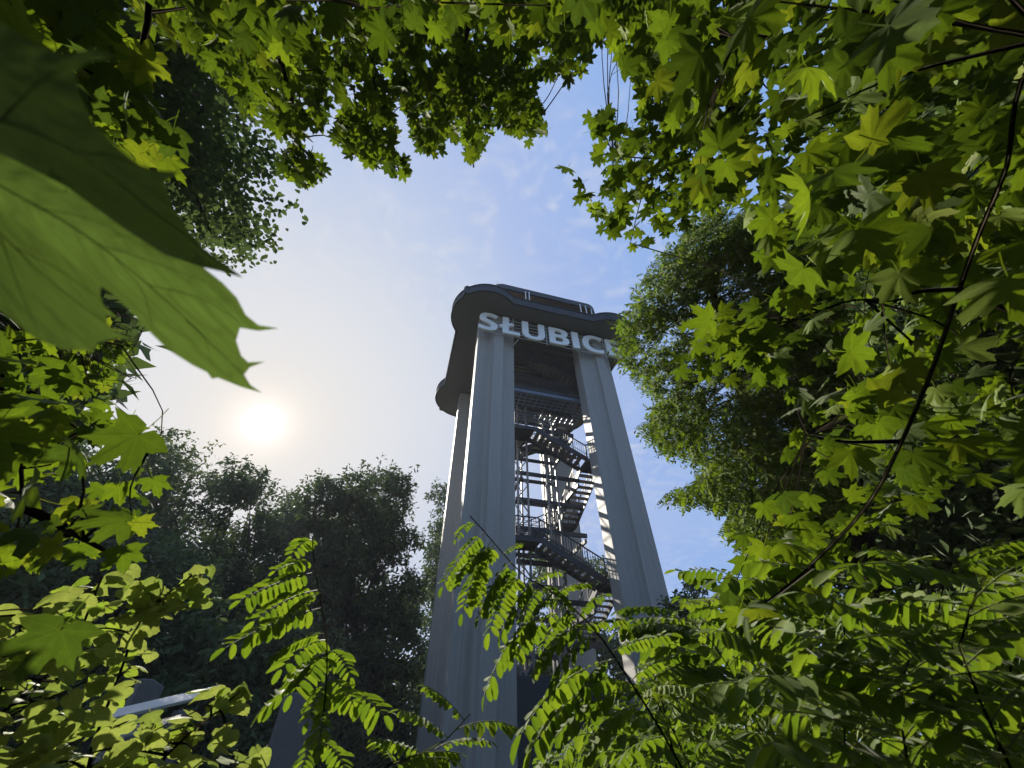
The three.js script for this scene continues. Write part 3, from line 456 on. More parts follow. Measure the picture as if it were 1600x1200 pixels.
// ---------------------------------------------------------------- maples
const mapleTints = [[0.14, 0.215, 0.009], [0.1, 0.165, 0.008], [0.175, 0.255, 0.01], [0.065, 0.11, 0.009]];
function mapleItems(poly, n, r0, r1, seed, o, size = 0.085, sp = {}) { const r = rng(seed + 3); return spread(poly, n, r0, r1, seed, { clump: 0.45, thr: -0.12, jit: 10, ...sp }).map((q) => { const [tp, nn] = orient(q.p, r, o), s = size * (0.42 + 0.62 * r()); return { ...q, s, m: place(q.p, tp, nn, s) }; }); }
{ // overhead, along the top of the picture
  const limbs = [PP([[380, -120, 3.6], [420, 40, 3.5], [455, 150, 3.5], [470, 235, 3.5], [475, 290, 3.5]]), PP([[600, -160, 3.8], [590, 20, 3.7], [585, 130, 3.6], [610, 210, 3.6], [625, 275, 3.6]]), PP([[780, -160, 3.9], [740, 10, 3.8], [720, 110, 3.7], [735, 200, 3.6], [740, 262, 3.6]]), PP([[860, -160, 3.9], [830, 20, 3.8], [815, 110, 3.8], [840, 190, 3.7]]), PP([[1000, -180, 4], [930, -10, 4], [890, 70, 3.9]]), PP([[250, -140, 2.4], [230, 40, 2.1], [200, 150, 1.9]])];
  const foot = V(-1.2, 0, 3.2), t = thing('maple_tree', 'maple overhead whose leafy fingers hang into the sky along the top', 'tree', foot), b = t.position, l = (v) => v.clone().sub(b);
  const fork = V(-0.8, 5.4, 1.6); part('trunk', limb([foot, V(-1.1, 2.6, 2.8), fork].map(l), 0.2, 0.12, 10, 6, 0.1), M.bark, t);
  limbs.forEach((q) => part('limb', limb([fork, fork.clone().lerp(q[0], 0.6).add(V(0, 0.3, 0)), ...q].map(l), 0.05, 0.006, 6, 4, 0.08), M.twig, t));
  const o = { up: 0.85, cam: 0.2, rnd: 0.55, hang: 0.8, sunny: -0.1 };
  const polys = [
    [[[150, -60], [980, -60], [955, 60], [925, 90], [890, 118], [840, 118], [800, 112], [700, 130], [640, 140], [600, 150], [575, 185], [500, 200], [450, 225], [420, 190], [380, 170], [330, 100], [250, 60]], 1900, 2.9, 5],
    [[[448, 232], [485, 230], [512, 262], [500, 282], [472, 292], [442, 265]], 80, 3.3, 3.9],
    [[[525, 195], [575, 175], [610, 150], [612, 180], [618, 230], [642, 262], [636, 282], [612, 278], [590, 258], [560, 243], [525, 222]], 235, 3.3, 4.1],
    [[[620, 135], [700, 118], [790, 118], [772, 170], [768, 208], [750, 230], [742, 262], [730, 245], [725, 215], [692, 210], [690, 235], [668, 242], [648, 216], [640, 180]], 410, 3.2, 4.2],
    [[[770, 108], [835, 116], [832, 150], [850, 180], [848, 208], [828, 225], [815, 210], [788, 210], [772, 180]], 195, 3.3, 4.1],
  ];
  let items = []; polys.forEach(([p, n, r0, r1], i) => items.push(...mapleItems(p, n, r0, r1, 200 + i * 10, o, i ? 0.08 : 0.09, i ? { clump: 0 } : {})));
  items.push(...mapleItems([[300, -60], [980, -60], [940, 30], [600, 70], [330, 60]], 200, 1.8, 2.8, 260, o, 0.09));
  items.push(...mapleItems([[-20, -60], [280, -60], [240, 120], [285, 190], [270, 250], [215, 268], [150, 230], [100, 120], [0, 60]], 110, 1.4, 2.0, 270, { ...o, cam: 0.6 }, 0.085));
  twigs(t, items, limbs.flatMap((q) => sampleCurve(q, 16)), 170, 0.006, M.twig, 280);
  leaves(t, items, mapleGeos, L.maple, mapleGeos[0], L.mapleStuff, mapleTints, { seed: 281 });
}
{ // right side, close to the camera
  const limbs = [PP([[1640, 60, 1.3], [1570, 270, 1.12], [1540, 360, 1.08], [1500, 450, 1.05], [1455, 580, 1.03], [1400, 690, 1.03], [1365, 770, 1.03], [1330, 830, 1.04], [1270, 885, 1.05]]), PP([[1500, 452, 1.06], [1440, 455, 1.2], [1390, 470, 1.6], [1330, 470, 1.7], [1240, 500, 1.8]]), PP([[1700, -60, 2.4], [1520, 30, 2.3], [1400, 120, 2.2], [1390, 220, 2.1], [1400, 330, 2.1]]), PP([[1560, -160, 3], [1330, 20, 2.9], [1180, 130, 2.9], [1080, 190, 2.9], [1010, 290, 2.9], [985, 380, 2.9]]), PP([[1180, 130, 2.9], [1060, 240, 2.95], [960, 245, 3]]), PP([[1290, -200, 2.3], [1200, 20, 2], [1150, 60, 1.9]]), PP([[1502, 455, 1.06], [1560, 480, 1.2], [1660, 520, 1.5]]), PP([[1402, 690, 1.04], [1320, 690, 1.3], [1260, 680, 1.6]])];
  const foot = V(3.4, 0, 1.6), t = thing('maple_tree', 'big-leaved maple filling the right side close to the camera', 'tree', foot), b = t.position, l = (v) => v.clone().sub(b);
  const fork = V(3.1, 3.4, 0.9); part('trunk', limb([foot, V(3.3, 1.7, 1.4), fork].map(l), 0.17, 0.1, 10, 6, 0.1), M.bark, t);
  limbs.forEach((q, i) => part('limb', limb((i === 1 || i === 4 || i > 5 ? q : [fork, ...q]).map((v, k) => l(v).add(i === 0 && k ? V(0.012 * noise3(k, 1, 3), 0.012 * noise3(k, 5, 3), 0.012 * noise3(k, 9, 3)) : V(0, 0, 0))), i === 0 ? 0.0065 : i === 1 || i > 4 ? 0.005 : 0.013, 0.0028, 7, 9, i === 0 ? 0.3 : 0.12), i === 0 ? M.paleTwig : M.twig, t));
  const o = { up: 0.6, cam: 0.5, rnd: 0.55, hang: 1.0, sunny: 0.05 };
  let items = [
    ...mapleItems([[935, -60], [1190, -60], [1190, 150], [1120, 320], [1010, 385], [980, 388], [955, 365], [915, 330], [905, 300], [918, 250], [945, 225], [915, 192], [938, 172], [985, 190], [1000, 170], [990, 130], [978, 108], [945, 60]], 820, 2.4, 3.6, 300, { ...o, up: 0.7, cam: 0.35 }, 0.085),
    ...mapleItems([[1010, -60], [1660, -60], [1660, 420], [1480, 480], [1330, 470], [1240, 520], [1180, 420], [1160, 350], [1080, 300], [1020, 120]], 820, 1.5, 3.4, 310, o, 0.088),
    ...mapleItems([[1180, 250], [1440, 180], [1480, 420], [1330, 460], [1200, 430]], 40, 1.0, 1.5, 320, { ...o, up: 0.3, cam: 0.9, rnd: 0.35 }, 0.085),
    ...mapleItems([[1030, -60], [1200, -60], [1480, -60], [1500, 60], [1330, 130], [1140, 110], [1040, 60]], 30, 1.1, 1.6, 325, { ...o, cam: 0.8 }, 0.088),
    ...mapleItems([[1060, 500], [1130, 475], [1220, 480], [1230, 560], [1190, 600], [1140, 600], [1065, 590]], 44, 1.6, 2.2, 330, { ...o, cam: 0.7 }, 0.085, { clump: 0 }),
    ...mapleItems([[1190, 540], [1250, 500], [1500, 450], [1660, 420], [1660, 780], [1480, 740], [1400, 820], [1260, 860], [1190, 790], [1250, 760], [1215, 690], [1220, 620]], 300, 1.3, 2.8, 340, o, 0.082),
    ...mapleItems([[1170, 830], [1250, 810], [1300, 850], [1290, 900], [1210, 960], [1190, 1030], [1130, 990], [1130, 900]], 70, 1.3, 2.1, 350, o, 0.08),
  ];
  { const r = rng(360), p = P(886, 262, 3); items.push({ p, d: 3, x: 886, y: 262, s: 0.115, m: place(p, V(-0.35, -0.9, 0.1), V(0.3, 0.2, 0.9), 0.1) }); for (const [x, y, d, s, tx, ty] of [[1262, 105, 1.1, 0.1, -0.2, -1], [1302, 270, 0.95, 0.1, -0.1, -1], [1265, 300, 0.9, 0.11, -0.4, -0.8], [1345, 360, 0.95, 0.1, 0.2, -1], [1110, 500, 1.5, 0.12, -0.9, -0.2], [1255, 420, 0.95, 0.1, -0.6, -0.6], [1580, 440, 0.9, 0.1, -0.3, -0.9], [1330, 550, 1.3, 0.11, 0.9, -0.1], [1390, 40, 0.9, 0.11, 0.1, -1], [1170, 30, 1.0, 0.1, 0.3, -0.9]]) { const q = P(x, y, d), c = camera.position.clone().sub(q).normalize(); items.push({ p: q, d, x, y, s: s * 1.5, m: place(q, V(tx, ty, 0.3 * (r() - 0.5)), c.addScaledVector(SUN, -0.5).add(V(0.5 * (r() - 0.5), 0.5 * (r() - 0.5), 0.5 * (r() - 0.5))), s * 0.72) }); } }
  twigs(t, items, limbs.flatMap((q) => sampleCurve(q, 18)), 190, 0.0045, M.twig, 380);
  leaves(t, items, mapleGeos, L.maple, mapleGeos[0], L.mapleStuff, mapleTints, { seed: 381 });
}
{ // left edge
  const limbs = [PP([[-120, 500, 1.9], [0, 600, 1.8], [30, 700, 1.75], [35, 790, 1.7]]), PP([[-60, 560, 1.8], [60, 620, 1.8], [150, 690, 1.8], [235, 700, 1.8]]), PP([[35, 790, 1.7], [110, 830, 1.6], [180, 870, 1.6]]), PP([[-140, 420, 2.4], [60, 510, 2.3], [190, 540, 2.2]])];
  const foot = V(-3.4, 0, 0.3), t = thing('maple_tree', 'hazy backlit maple along the left edge below the huge leaf', 'tree', foot), b = t.position, l = (v) => v.clone().sub(b), fork = V(-3.0, 2.4, -0.3);
  part('trunk', limb([foot, V(-3.3, 1.2, 0.1), fork].map(l), 0.16, 0.09, 9, 5, 0.1), M.bark, t);
  limbs.forEach((q, i) => part('limb', limb((i === 2 ? q : [fork, ...q]).map(l), 0.018, 0.004, 6, 5, 0.1), M.twig, t));
  const o = { up: 0.45, cam: 0.3, rnd: 0.55, hang: 1.0, sunny: 0.35 };
  let items = [
    ...mapleItems([[-40, 440], [60, 470], [150, 490], [200, 535], [185, 565], [140, 595], [175, 640], [235, 680], [255, 715], [235, 780], [215, 830], [205, 885], [150, 900], [90, 890], [-40, 880]], 105, 1.4, 2.8, 400, o, 0.075),
    ...mapleItems([[-40, 560], [120, 640], [210, 700], [190, 820], [100, 860], [-40, 850]], 16, 1.0, 1.4, 410, o, 0.075),
    ...mapleItems([[120, 500], [205, 540], [190, 580], [140, 620], [60, 600], [60, 500]], 150, 4, 5, 420, o, 0.085),
  ];
  { const q = P(95, 985, 0.95), c = camera.position.clone().sub(q).normalize(); items.push({ p: q, d: 0.95, s: 0.2, m: place(q, V(-0.1, -1, 0), c.add(V(0.3, 0.2, 0)), 0.062) }); const q2 = P(215, 680, 0.95); items.push({ p: q2, d: 0.95, s: 0.2, m: place(q2, V(-0.5, -0.8, 0), V(0.5, 0.6, 0.5), 0.08) }); }
  twigs(t, items, limbs.flatMap((q) => sampleCurve(q, 14)), 80, 0.0045, M.twig, 430);
  leaves(t, items, mapleGeos, L.maple, mapleGeos[0], L.mapleStuff, mapleTints, { seed: 431 });
}
{ // the one huge leaf hanging right in front of the lens
  const base = P(-170, 190, 0.27), t = thing('maple_leaf', 'huge blurred green maple leaf hanging close at upper left', 'leaf', base);
  const depth = (x, y) => 0.285 + 0.00005 * (x - 150);
  // the upper lobe is folded back along the vein between it and the middle lobe
  const fa = rayDir(0, 240).multiplyScalar(0.285), fb = rayDir(318, 418).multiplyScalar(0.29), fd = fb.clone().sub(fa).normalize(), facing = fd.clone().cross(rayDir(150, 330)).normalize(); if (facing.y < 0) facing.negate();
  const along = SUN.clone().addScaledVector(fd, -SUN.dot(fd)).normalize(); if (along.dot(facing) < 0) along.negate();
  const fn = fd.clone().cross(facing.multiplyScalar(0.06).addScaledVector(along, 0.94).normalize()).normalize(), upper = (x, y) => Math.min(0.3, fn.dot(fa) / fn.dot(rayDir(x, y)));
  const lobes = [
    // upper lobe: tilted edge-on to the sun
    { pts: [[-170, 190], [-120, 40], [-40, 10], [20, 48], [60, 72], [112, 84], [150, 74], [184, 90], [140, 96], [117, 112], [124, 148], [145, 190], [180, 226], [215, 256], [242, 266], [282, 268], [256, 286], [268, 318], [290, 355], [318, 388], [346, 408], [380, 434], [345, 424], [318, 418], [258, 398], [195, 358], [105, 292], [0, 240], [-90, 212]], z: (x, y) => upper(x, y) },
    { pts: [[-170, 190], [-90, 212], [0, 240], [105, 292], [195, 358], [258, 398], [318, 418], [348, 442], [370, 465], [384, 492], [404, 508], [436, 513], [404, 517], [375, 512], [369, 532], [377, 556], [388, 566], [414, 565], [390, 574], [381, 586], [392, 602], [410, 614], [378, 605], [340, 590], [331, 592], [324, 582], [300, 570], [262, 546], [226, 511], [200, 482], [176, 460], [158, 447], [80, 384], [0, 328], [-90, 250]], z: (x, y) => depth(x, y) + 0.008 * Math.sin(Math.max(0, Math.min(1, ((y - 240) * 0.87 - x * 0.49) / 110)) * Math.PI) },
    { pts: [[-170, 190], [-90, 250], [0, 328], [80, 384], [158, 447], [156, 460], [162, 478], [186, 498], [166, 492], [167, 506], [178, 518], [212, 531], [180, 528], [152, 536], [141, 556], [138, 548], [98, 546], [56, 530], [0, 486], [-60, 440], [-140, 330]], z: (x, y) => depth(x, y) - 0.0002 * Math.max(0, (y - 328) * 0.85 - x * 0.6) },
  ];
  const mats = [0, 1, 2].map(() => leafMat(0.08, 0.13, 0.022, 0.55, null, 0.06));
  const cr = rng(77), cells = Array.from({ length: 420 }, () => [cr(), cr()]), spots = Array.from({ length: 14 }, () => [cr(), cr(), 0.004 + 0.008 * cr()]), bins = new Map(); cells.forEach((c) => { const k = Math.floor(c[0] * 16) + ',' + Math.floor(c[1] * 16); if (!bins.has(k)) bins.set(k, []); bins.get(k).push(c); });
  const map = tex(512, 512, (u, v) => { // net of fine veins between the cells of the blade, mottling and a few pale blemishes
    let d1 = 9, d2 = 9; const bi = Math.floor(u * 16), bj = Math.floor(v * 16); for (let a = -2; a <= 2; a++) for (let b = -2; b <= 2; b++) for (const [x, y] of bins.get(((bi + a + 16) % 16) + ',' + ((bj + b + 16) % 16)) ?? []) { let dx = Math.abs(x - u), dy = Math.abs(y - v); dx = Math.min(dx, 1 - dx); dy = Math.min(dy, 1 - dy); const d = Math.hypot(dx, dy); if (d < d1) { d2 = d1; d1 = d; } else if (d < d2) d2 = d; }
    let n = 0.8 + 0.17 * loopNoise(u, v, 4, 3, 3) + 0.1 * loopNoise(u, v, 24, 7, 3) - 0.14 * Math.exp(-(((d2 - d1) / 0.006) ** 2)), sp = 0; for (const [x, y, q] of spots) sp = Math.max(sp, Math.exp(-((Math.hypot(x - u, y - v) / q) ** 4))); return [n + sp * 0.2, n + sp * 0.1, n + sp * 0.2]; }); mats.forEach((m) => { m.map = map; });
  lobes.forEach(({ pts, z }, li) => {
    const v2 = pts.map(([x, y]) => new THREE.Vector2(x, y)); let tri = THREE.ShapeUtils.triangulateShape(v2, []).map((f) => f.map((i) => [v2[i].x, v2[i].y]));
    for (let it = 0; it < 4; it++) { const nx = []; for (const [a, b, c] of tri) { const l = [[a, b], [b, c], [c, a]].map(([p, q]) => Math.hypot(p[0] - q[0], p[1] - q[1])), m = Math.max(...l); if (m < 26) { nx.push([a, b, c]); continue; } const mid = (p, q) => [(p[0] + q[0]) / 2, (p[1] + q[1]) / 2], ab = mid(a, b), bc = mid(b, c), ca = mid(c, a); nx.push([a, ab, ca], [ab, b, bc], [ca, bc, c], [ab, bc, ca]); } tri = nx; }
    const key = new Map(), pos = [], uv = [], idx = []; for (const f of tri) for (const [x, y] of f) { const k = x.toFixed(2) + ',' + y.toFixed(2); if (!key.has(k)) { key.set(k, pos.length / 3); const p = P(x, y, z(x, y) + 0.0012 * fbm(x / 60, y / 60, li, 2)).sub(base); pos.push(p.x, p.y, p.z); uv.push(p.x * 9 + p.z * 4, p.y * 9 - p.z * 2); } idx.push(key.get(k)); }
    const g = new THREE.BufferGeometry(); g.setAttribute('position', new THREE.Float32BufferAttribute(pos, 3)); g.setAttribute('uv', new THREE.Float32BufferAttribute(uv, 2)); g.setIndex(idx); g.computeVertexNormals(); const lobe = part('lobe', g, mats[li], t);
    const vein = (list, r0, r1) => part('vein', limb(list.map(([x, y]) => P(x, y, z(x, y) - 0.0004).sub(base)), r0 * 0.4, r1 * 0.4, 5, 5), leafVein, lobe);
    if (li === 0) { vein([[-160, 190], [0, 190], [120, 240], [240, 330], [350, 412]], 0.0011, 0.0003); vein([[0, 190], [60, 130], [110, 100]], 0.0006, 0.0002); vein([[120, 240], [180, 245], [230, 264]], 0.0005, 0.0002); }
    if (li === 1) { vein([[-160, 195], [0, 290], [130, 365], [260, 470], [385, 590]], 0.0012, 0.0003); for (const [a, b, c] of [[[60, 325], [150, 345], [215, 385]], [[150, 380], [240, 410], [320, 440]], [[230, 445], [310, 465], [380, 505]], [[180, 405], [220, 450], [240, 510]], [[290, 500], [320, 530], [330, 570]]]) vein([a, b, c], 0.0005, 0.0002); }
    if (li === 2) { vein([[-160, 215], [-20, 345], [80, 440], [190, 523]], 0.001, 0.0003); vein([[20, 385], [90, 420], [150, 462]], 0.0005, 0.0002); vein([[0, 370], [30, 450], [60, 520]], 0.0005, 0.0002); }
  });
  part('petiole', limb([V(0, 0, 0), V(-0.05, 0.02, -0.01), V(-0.12, 0.07, 0.01)], 0.0014, 0.0016, 6, 5), leafVein, t);
}
// ---------------------------------------------------------------- heart-leaved shrub at lower left
{
  const stems = [PP([[100, 1330, 2.1], [150, 1150, 2.05], [185, 1060, 2], [225, 960, 2], [300, 900, 2]]), PP([[20, 1330, 2.2], [60, 1140, 2.1], [120, 1000, 2.1], [160, 900, 2.1]]), PP([[200, 1330, 2], [260, 1180, 1.95], [330, 1120, 1.9], [375, 1080, 1.9]]), PP([[-60, 1250, 2.3], [0, 1080, 2.2], [40, 960, 2.2]]), PP([[330, 1300, 1.8], [390, 1200, 1.75], [400, 1180, 1.75]])];
  const foot = V(stems[0][0].x, 0, stems[0][0].z), t = thing('heart_leaved_shrub', 'shrub of pale sunlit heart-shaped leaves in the lower left corner', 'shrub', foot), l = (v) => v.clone().sub(t.position);
  stems.forEach((q) => part('stem', limb([V(foot.x + (q[0].x - foot.x) * 0.3, 0, foot.z), ...q].map(l), 0.012, 0.003, 6, 5), M.twig, t));
  const r0 = rng(500), mk = (poly, n, a, b, seed, s = 0.046) => spread(poly, n, a, b, seed, { jit: 8, clump: 0.35, thr: -0.2 }).map((q) => { const [tp, nn] = orient(q.p, r0, { up: 0.7, cam: 0.2, rnd: 0.55, hang: 0.7, sunny: 0.5 }), k = s * (0.6 + 0.7 * r0()); return { ...q, s: k, m: place(q.p, tp, nn, k) }; });
  const items = [...mk([[-40, 930], [60, 960], [120, 905], [215, 885], [250, 940], [245, 1010], [225, 1060], [170, 1120], [240, 1200], [-40, 1240]], 330, 1.7, 2.7, 510), ...mk([[205, 910], [260, 900], [330, 885], [338, 905], [335, 970], [290, 1000], [240, 1010]], 42, 1.9, 2.1, 520), ...mk([[290, 1075], [330, 1066], [385, 1072], [380, 1105], [350, 1112], [300, 1090]], 13, 1.85, 1.95, 530), ...mk([[190, 1120], [330, 1110], [360, 1150], [300, 1230], [180, 1230]], 60, 1.7, 2.1, 540), ...mk([[352, 1180], [412, 1168], [412, 1215], [352, 1215]], 9, 1.5, 1.6, 550)];
  twigs(t, items, stems.flatMap((q) => sampleCurve(q, 12)), 80, 0.004, M.twig, 560);
  leaves(t, items, heartGeos, L.heart, heartGeos[0], L.heartStuff, [[0.28, 0.38, 0.035], [0.22, 0.33, 0.03]], { seed: 570 });
}
// ---------------------------------------------------------------- locust shoots with feather leaves in front
function locust(name, label, stems, specs, seed, { single = 18, rad0 = 0.0042, mat = M.twig, lm = L.robinia } = {}) {
  const r = rng(seed), s0 = stems[0], foot = V(s0[0].x, 0, s0[0].z), t = thing(name, label, 'shrub', foot, 0, 'locust shoots in the foreground'), b = t.position, l = (v) => v.clone().sub(b);
  stems.forEach((q) => part('stem', limb([...(q[0].y > 0.1 ? [V(q[0].x + 0.02, 0, q[0].z + 0.02)] : []), ...q].map(l), rad0, 0.0015, 6, 5), mat, t));
  specs.forEach(([A, B, sag, pairs = 8, droop = 0.55, len = 0.24, up = V(0, 1, 0)], i) => {
    const f = feather(l(A), l(B), sag, r, { pairs, droop, len, up }), rach = new THREE.TubeGeometry(f.curve, 8, 0.0011, 4);
    if (i < single) { const leaf = part('leaf', rach, M.greenTwig, t); f.leaflets.forEach((m) => { const q = part('leaflet', leafletGeos[Math.floor(r() * 3)], lm[Math.floor(r() * 3)], leaf); m.decompose(q.position, q.quaternion, q.scale); }); }
    else part('leaf', mergeGeometries([...f.leaflets.map((m) => leafletGeos[Math.floor(r() * 3)].clone().applyMatrix4(m)), rach]), lm[i % 3], t);
  });
}
const spec = (r, list) => list.map(([x0, y0, x1, y1, sag = 0.12, pairs = 8, dr = 0.1, droop = 0.42]) => { const A = P(x0, y0, r); return [A, P(x1, y1, r * (1 + dr)), sag, pairs + 2, droop, 0.185, V(0, 1, 0).addScaledVector(SUN, 1.1).normalize()]; });
locust('locust_shoot', 'upright locust shoot with drooping yellow-green leaflets left of the tower', [PP([[482, 1330, 1.25], [492, 1210, 1.22], [508, 1090, 1.2], [511, 1010, 1.2], [499, 930, 1.2], [491, 880, 1.2], [488, 838, 1.2]])],
  spec(1.2, [[489, 845, 455, 868, 0.3, 5, 0.12], [488, 878, 430, 892, 0.18, 7, 0.08], [488, 895, 376, 938, 0.12, 9], [498, 922, 398, 970, 0.2, 8], [500, 930, 446, 968, 0.3, 7, -0.1], [502, 950, 353, 1012, 0.14, 10, 0.05], [507, 990, 425, 1026, 0.2, 9, -0.05], [510, 1000, 440, 1045, 0.2, 7, 0.15], [511, 1015, 408, 1112, 0.12, 9, -0.08], [512, 1018, 548, 1058, 0.3, 7], [511, 1030, 455, 1085, 0.25, 7, 0.2], [510, 1066, 553, 1103, 0.3, 7], [509, 1070, 480, 1128, 0.2, 7, 0.1], [507, 1090, 600, 1118, 0.25, 8, 0.15], [504, 1110, 497, 1172, 0.15, 7, -0.1], [500, 1140, 470, 1205, 0.15, 7], [496, 1160, 545, 1215, 0.25, 7]]), 600);
locust('locust_shoot', 'arching locust shoot with bright leaflets hanging before the tower pillar', [PP([[1120, 1330, 0.98], [1060, 1190, 1], [985, 1065, 1.03], [930, 985, 1.06], [870, 930, 1.1], [820, 900, 1.12], [787, 866, 1.14], [758, 832, 1.15], [734, 806, 1.16]])],
  spec(1.1, [[742, 816, 712, 842, 0.35, 5, 0.05], [757, 832, 692, 916, 0.22, 10, 0.02], [768, 845, 722, 958, 0.2, 10, 0.03], [800, 878, 748, 962, 0.22, 9, -0.04], [838, 908, 783, 992, 0.24, 9, -0.05], [787, 866, 817, 849, 0.2, 5, -0.02], [835, 908, 878, 893, 0.2, 5, 0.0], [868, 930, 921, 912, 0.22, 7, -0.04], [880, 940, 832, 958, 0.3, 7, -0.08], [905, 978, 979, 966, 0.06, 9, 0.0, 0.9], [846, 960, 757, 1086, 0.28, 10, -0.05], [880, 955, 800, 1030, 0.25, 9, 0.05], [925, 985, 838, 1040, 0.3, 8, -0.12], [935, 995, 860, 1075, 0.28, 8, -0.1], [955, 1020, 1046, 992, 0.12, 9, 0.03], [985, 1065, 1062, 1022, 0.15, 8, 0], [960, 1030, 815, 1146, 0.22, 10, 0.08], [975, 1050, 831, 1168, 0.2, 10, 0.05], [990, 1080, 868, 1152, 0.22, 9, -0.05], [1005, 1100, 905, 1190, 0.2, 9, -0.1], [1000, 1090, 1090, 1080, 0.2, 9, -0.1], [1040, 1150, 940, 1230, 0.2, 9], [960, 1030, 900, 1110, 0.25, 8, -0.1], [772, 850, 737, 942, 0.2, 9, 0.06], [776, 856, 706, 908, 0.25, 9, -0.06], [806, 886, 768, 952, 0.22, 8, 0.05], [815, 895, 764, 988, 0.2, 9, 0.1], [846, 915, 808, 1004, 0.2, 9, 0.05], [850, 918, 884, 952, 0.3, 7, -0.1], [880, 940, 902, 988, 0.25, 7, -0.08], [898, 958, 846, 1014, 0.25, 8, 0.08], [905, 965, 945, 930, 0.2, 7, 0.05]]), 610, { single: 20 });
{ // thickets of the same at lower right: stems with alternate leaves
  const shoot = (label, stemPx, seed, n, len, spreadX = 1, single = 16) => {
    const r = rng(seed), stem = PP(stemPx), c = new THREE.CatmullRomCurve3(stem), specs = [];
    for (let k = 0; k < n; k++) {
      const t = 0.2 + 0.8 * (k + r() * 0.5) / n, A = c.getPoint(t), tan = c.getTangent(t), s = k % 2 ? 1 : -1, right = V(1, 0, 0).applyQuaternion(camera.quaternion), toward = camera.position.clone().sub(A).setY(0).normalize();
      const d = right.multiplyScalar(s * spreadX * (0.6 + 0.6 * r())).addScaledVector(tan, 0.35).addScaledVector(toward, (r() - 0.5) * 1.2).add(V(0, 0.35 * (r() - 0.55), 0)).normalize(), ll = len * (0.7 + 0.5 * r()), B = A.clone().addScaledVector(d, ll).add(V(0, -0.12 * ll * r(), 0));
      specs.push([A, B, 0.1 + 0.12 * r(), 8 + Math.floor(r() * 3), 0.25 + 0.45 * r(), 0.2, V(0.9 * (r() - 0.5), 1, 0.9 * (r() - 0.5)).normalize()]);
    }
    specs.sort((a, b) => a[0].distanceTo(camera.position) - b[0].distanceTo(camera.position));
    locust('locust_shoot', label, [stem], specs, seed + 1, { single, mat: M.greenTwig });
  };
  shoot('locust shoot with a straight pale stem under the curved bare branch', [[1322, 1340, 1.5], [1320, 1150, 1.45], [1318, 1000, 1.45], [1335, 880, 1.5]], 700, 14, 0.26);
  shoot('large locust shoot at the right edge with broad backlit leaflets', [[1640, 1330, 0.9], [1560, 1150, 0.9], [1500, 1020, 0.95], [1540, 900, 1.05]], 710, 15, 0.24);
  shoot('low locust shoot in the bottom right corner', [[1500, 1400, 0.95], [1430, 1220, 0.9], [1400, 1120, 0.9], [1420, 1030, 0.95]], 720, 13, 0.22);
  shoot('locust shoot leaning left beside the right tower pillar', [[1260, 1330, 1.7], [1180, 1120, 1.65], [1110, 1000, 1.7], [1050, 945, 1.75]], 730, 18, 0.28);
  shoot('shaded locust shoot beneath the arching one, at bottom centre', [[1130, 1400, 1.4], [1090, 1230, 1.4], [1040, 1120, 1.45], [1000, 1060, 1.5]], 740, 14, 0.25);
  shoot('tall thin locust shoot near the right edge with a lit tip', [[1480, 1200, 1.9], [1470, 1050, 1.8], [1465, 950, 1.8], [1490, 880, 1.8]], 750, 14, 0.24);
  shoot('locust shoot under the maple sprigs right of the small conifer', [[1240, 1300, 2.1], [1200, 1100, 2.1], [1160, 980, 2.1], [1150, 880, 2.2]], 760, 18, 0.3);
  shoot('little locust sprig at the bottom left of the tower pillar', [[560, 1320, 1.35], [600, 1200, 1.3], [680, 1170, 1.3], [735, 1115, 1.3]], 770, 9, 0.14, 1, 9);
  shoot('locust shoot half hidden at the bottom right, behind the lower one', [[1600, 1350, 1.5], [1560, 1180, 1.5], [1580, 1040, 1.6]], 780, 12, 0.26);
}
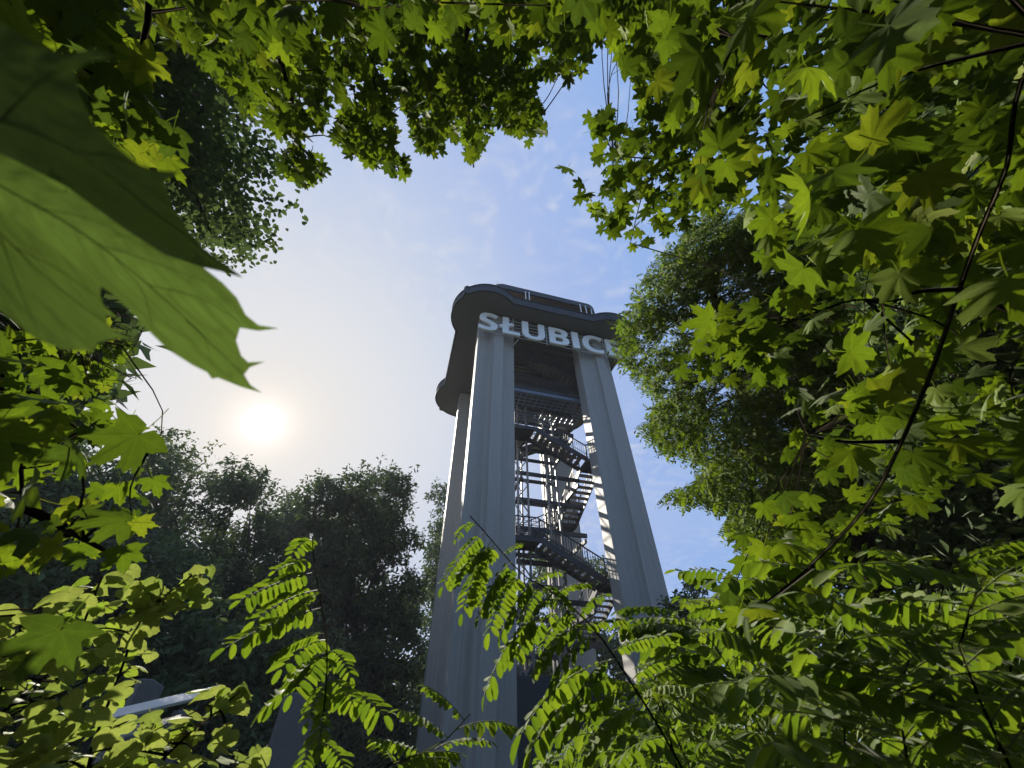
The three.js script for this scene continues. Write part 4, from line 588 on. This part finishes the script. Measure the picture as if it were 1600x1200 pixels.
{ // dark undergrowth behind them
  const poly = [[960, 1080], [1020, 1000], [1060, 950], [1120, 910], [1180, 870], [1280, 900], [1400, 960], [1500, 900], [1660, 860], [1660, 1260], [800, 1260], [830, 1190]];
  const r = rng(800), pts = spread(poly, 1500, 2.4, 5.5, 801, { clump: 0.8, thr: -0.3, jit: 20 }), c = V(2.4, 0, -2.6), t = thing('locust_thicket', 'dark shaded locust thicket behind the shoots at lower right', 'shrub', c);
  const items = pts.map((q) => { const tip = V(r() - 0.5, -0.35 + 0.4 * (r() - 0.5), r() - 0.5).normalize(), s = 0.24 + 0.12 * r(); return { ...q, s, m: place(q.p, tip, V(r() - 0.5, 1, r() - 0.5), s) }; });
  for (let k = 0; k < 14; k++) { const q = items[k * 97].p; part('stem', limb([V(q.x + 0.2 * (r() - 0.5), 0, q.z), V(q.x, q.y * 0.6, q.z), q].map((v) => v.clone().sub(c)), 0.014, 0.004, 5, 4), M.twig, t); }
  const tt = [[0.125, 0.2, 0.01], [0.098, 0.165, 0.009], [0.165, 0.24, 0.012]]; leaves(t, items, featherGeos, L.robinia, featherGeos[1], L.robiniaStuff, tt, { seed: 802, most: 300 });
}
// ---------------------------------------------------------------- the wood the camera stands in: trees behind and beside it, out of the frame, that shade the foreground
{
  const r = rng(900), spots = [[-78, 9, 9], [-100, 8, 10], [-128, 10, 12], [-160, 8, 11], [172, 11, 13], [150, 7.5, 10], [122, 9, 12], [96, 8, 11], [74, 10, 12], [-140, 20, 16], [180, 20, 17], [140, 20, 16], [100, 19, 16], [-105, 19, 15]];
  spots.forEach(([az, d, h], i) => {
    const x = Math.sin(rad(az)) * d, z = -Math.cos(rad(az)) * d, t = thing('woodland_tree', 'leafy tree of the surrounding wood, out of view behind the camera', 'tree', V(x, 0, z), 0, 'wood around the camera');
    part('trunk', limb([V(0, -0.1, 0), V(0.1, h * 0.4, 0.1), V(-0.1, h * 0.95, 0)], 0.22, 0.05, 8, 5, 0.1), M.bark, t);
    const n = 1500, im = new THREE.InstancedMesh(clump, L.plain, n), c = new THREE.Color(), R = d > 15 ? 4.6 : 3.6; im.name = 'crown'; im.userData.kind = 'stuff'; im.castShadow = im.receiveShadow = true;
    for (let k = 0; k < n; k++) { const v = V(r() - 0.5, r() - 0.5, r() - 0.5).normalize().multiplyScalar(R * (0.5 + 0.5 * r())); const p = V(v.x, h * 0.62 + v.y * h * 0.42 / R, v.z); im.setMatrixAt(k, place(p, V(r() - 0.5, r() - 0.7, r() - 0.5), V(r() - 0.5, 1, r() - 0.5), 0.9)); const q = 0.7 + 0.6 * r(); im.setColorAt(k, c.setRGB(0.07 * q, 0.11 * q, 0.025 * q)); }
    t.add(im);
  });
}
scene.fog = new THREE.FogExp2(new THREE.Color().setRGB(0.9, 0.93, 1.0), 0.0008);
renderer.render(scene, camera);
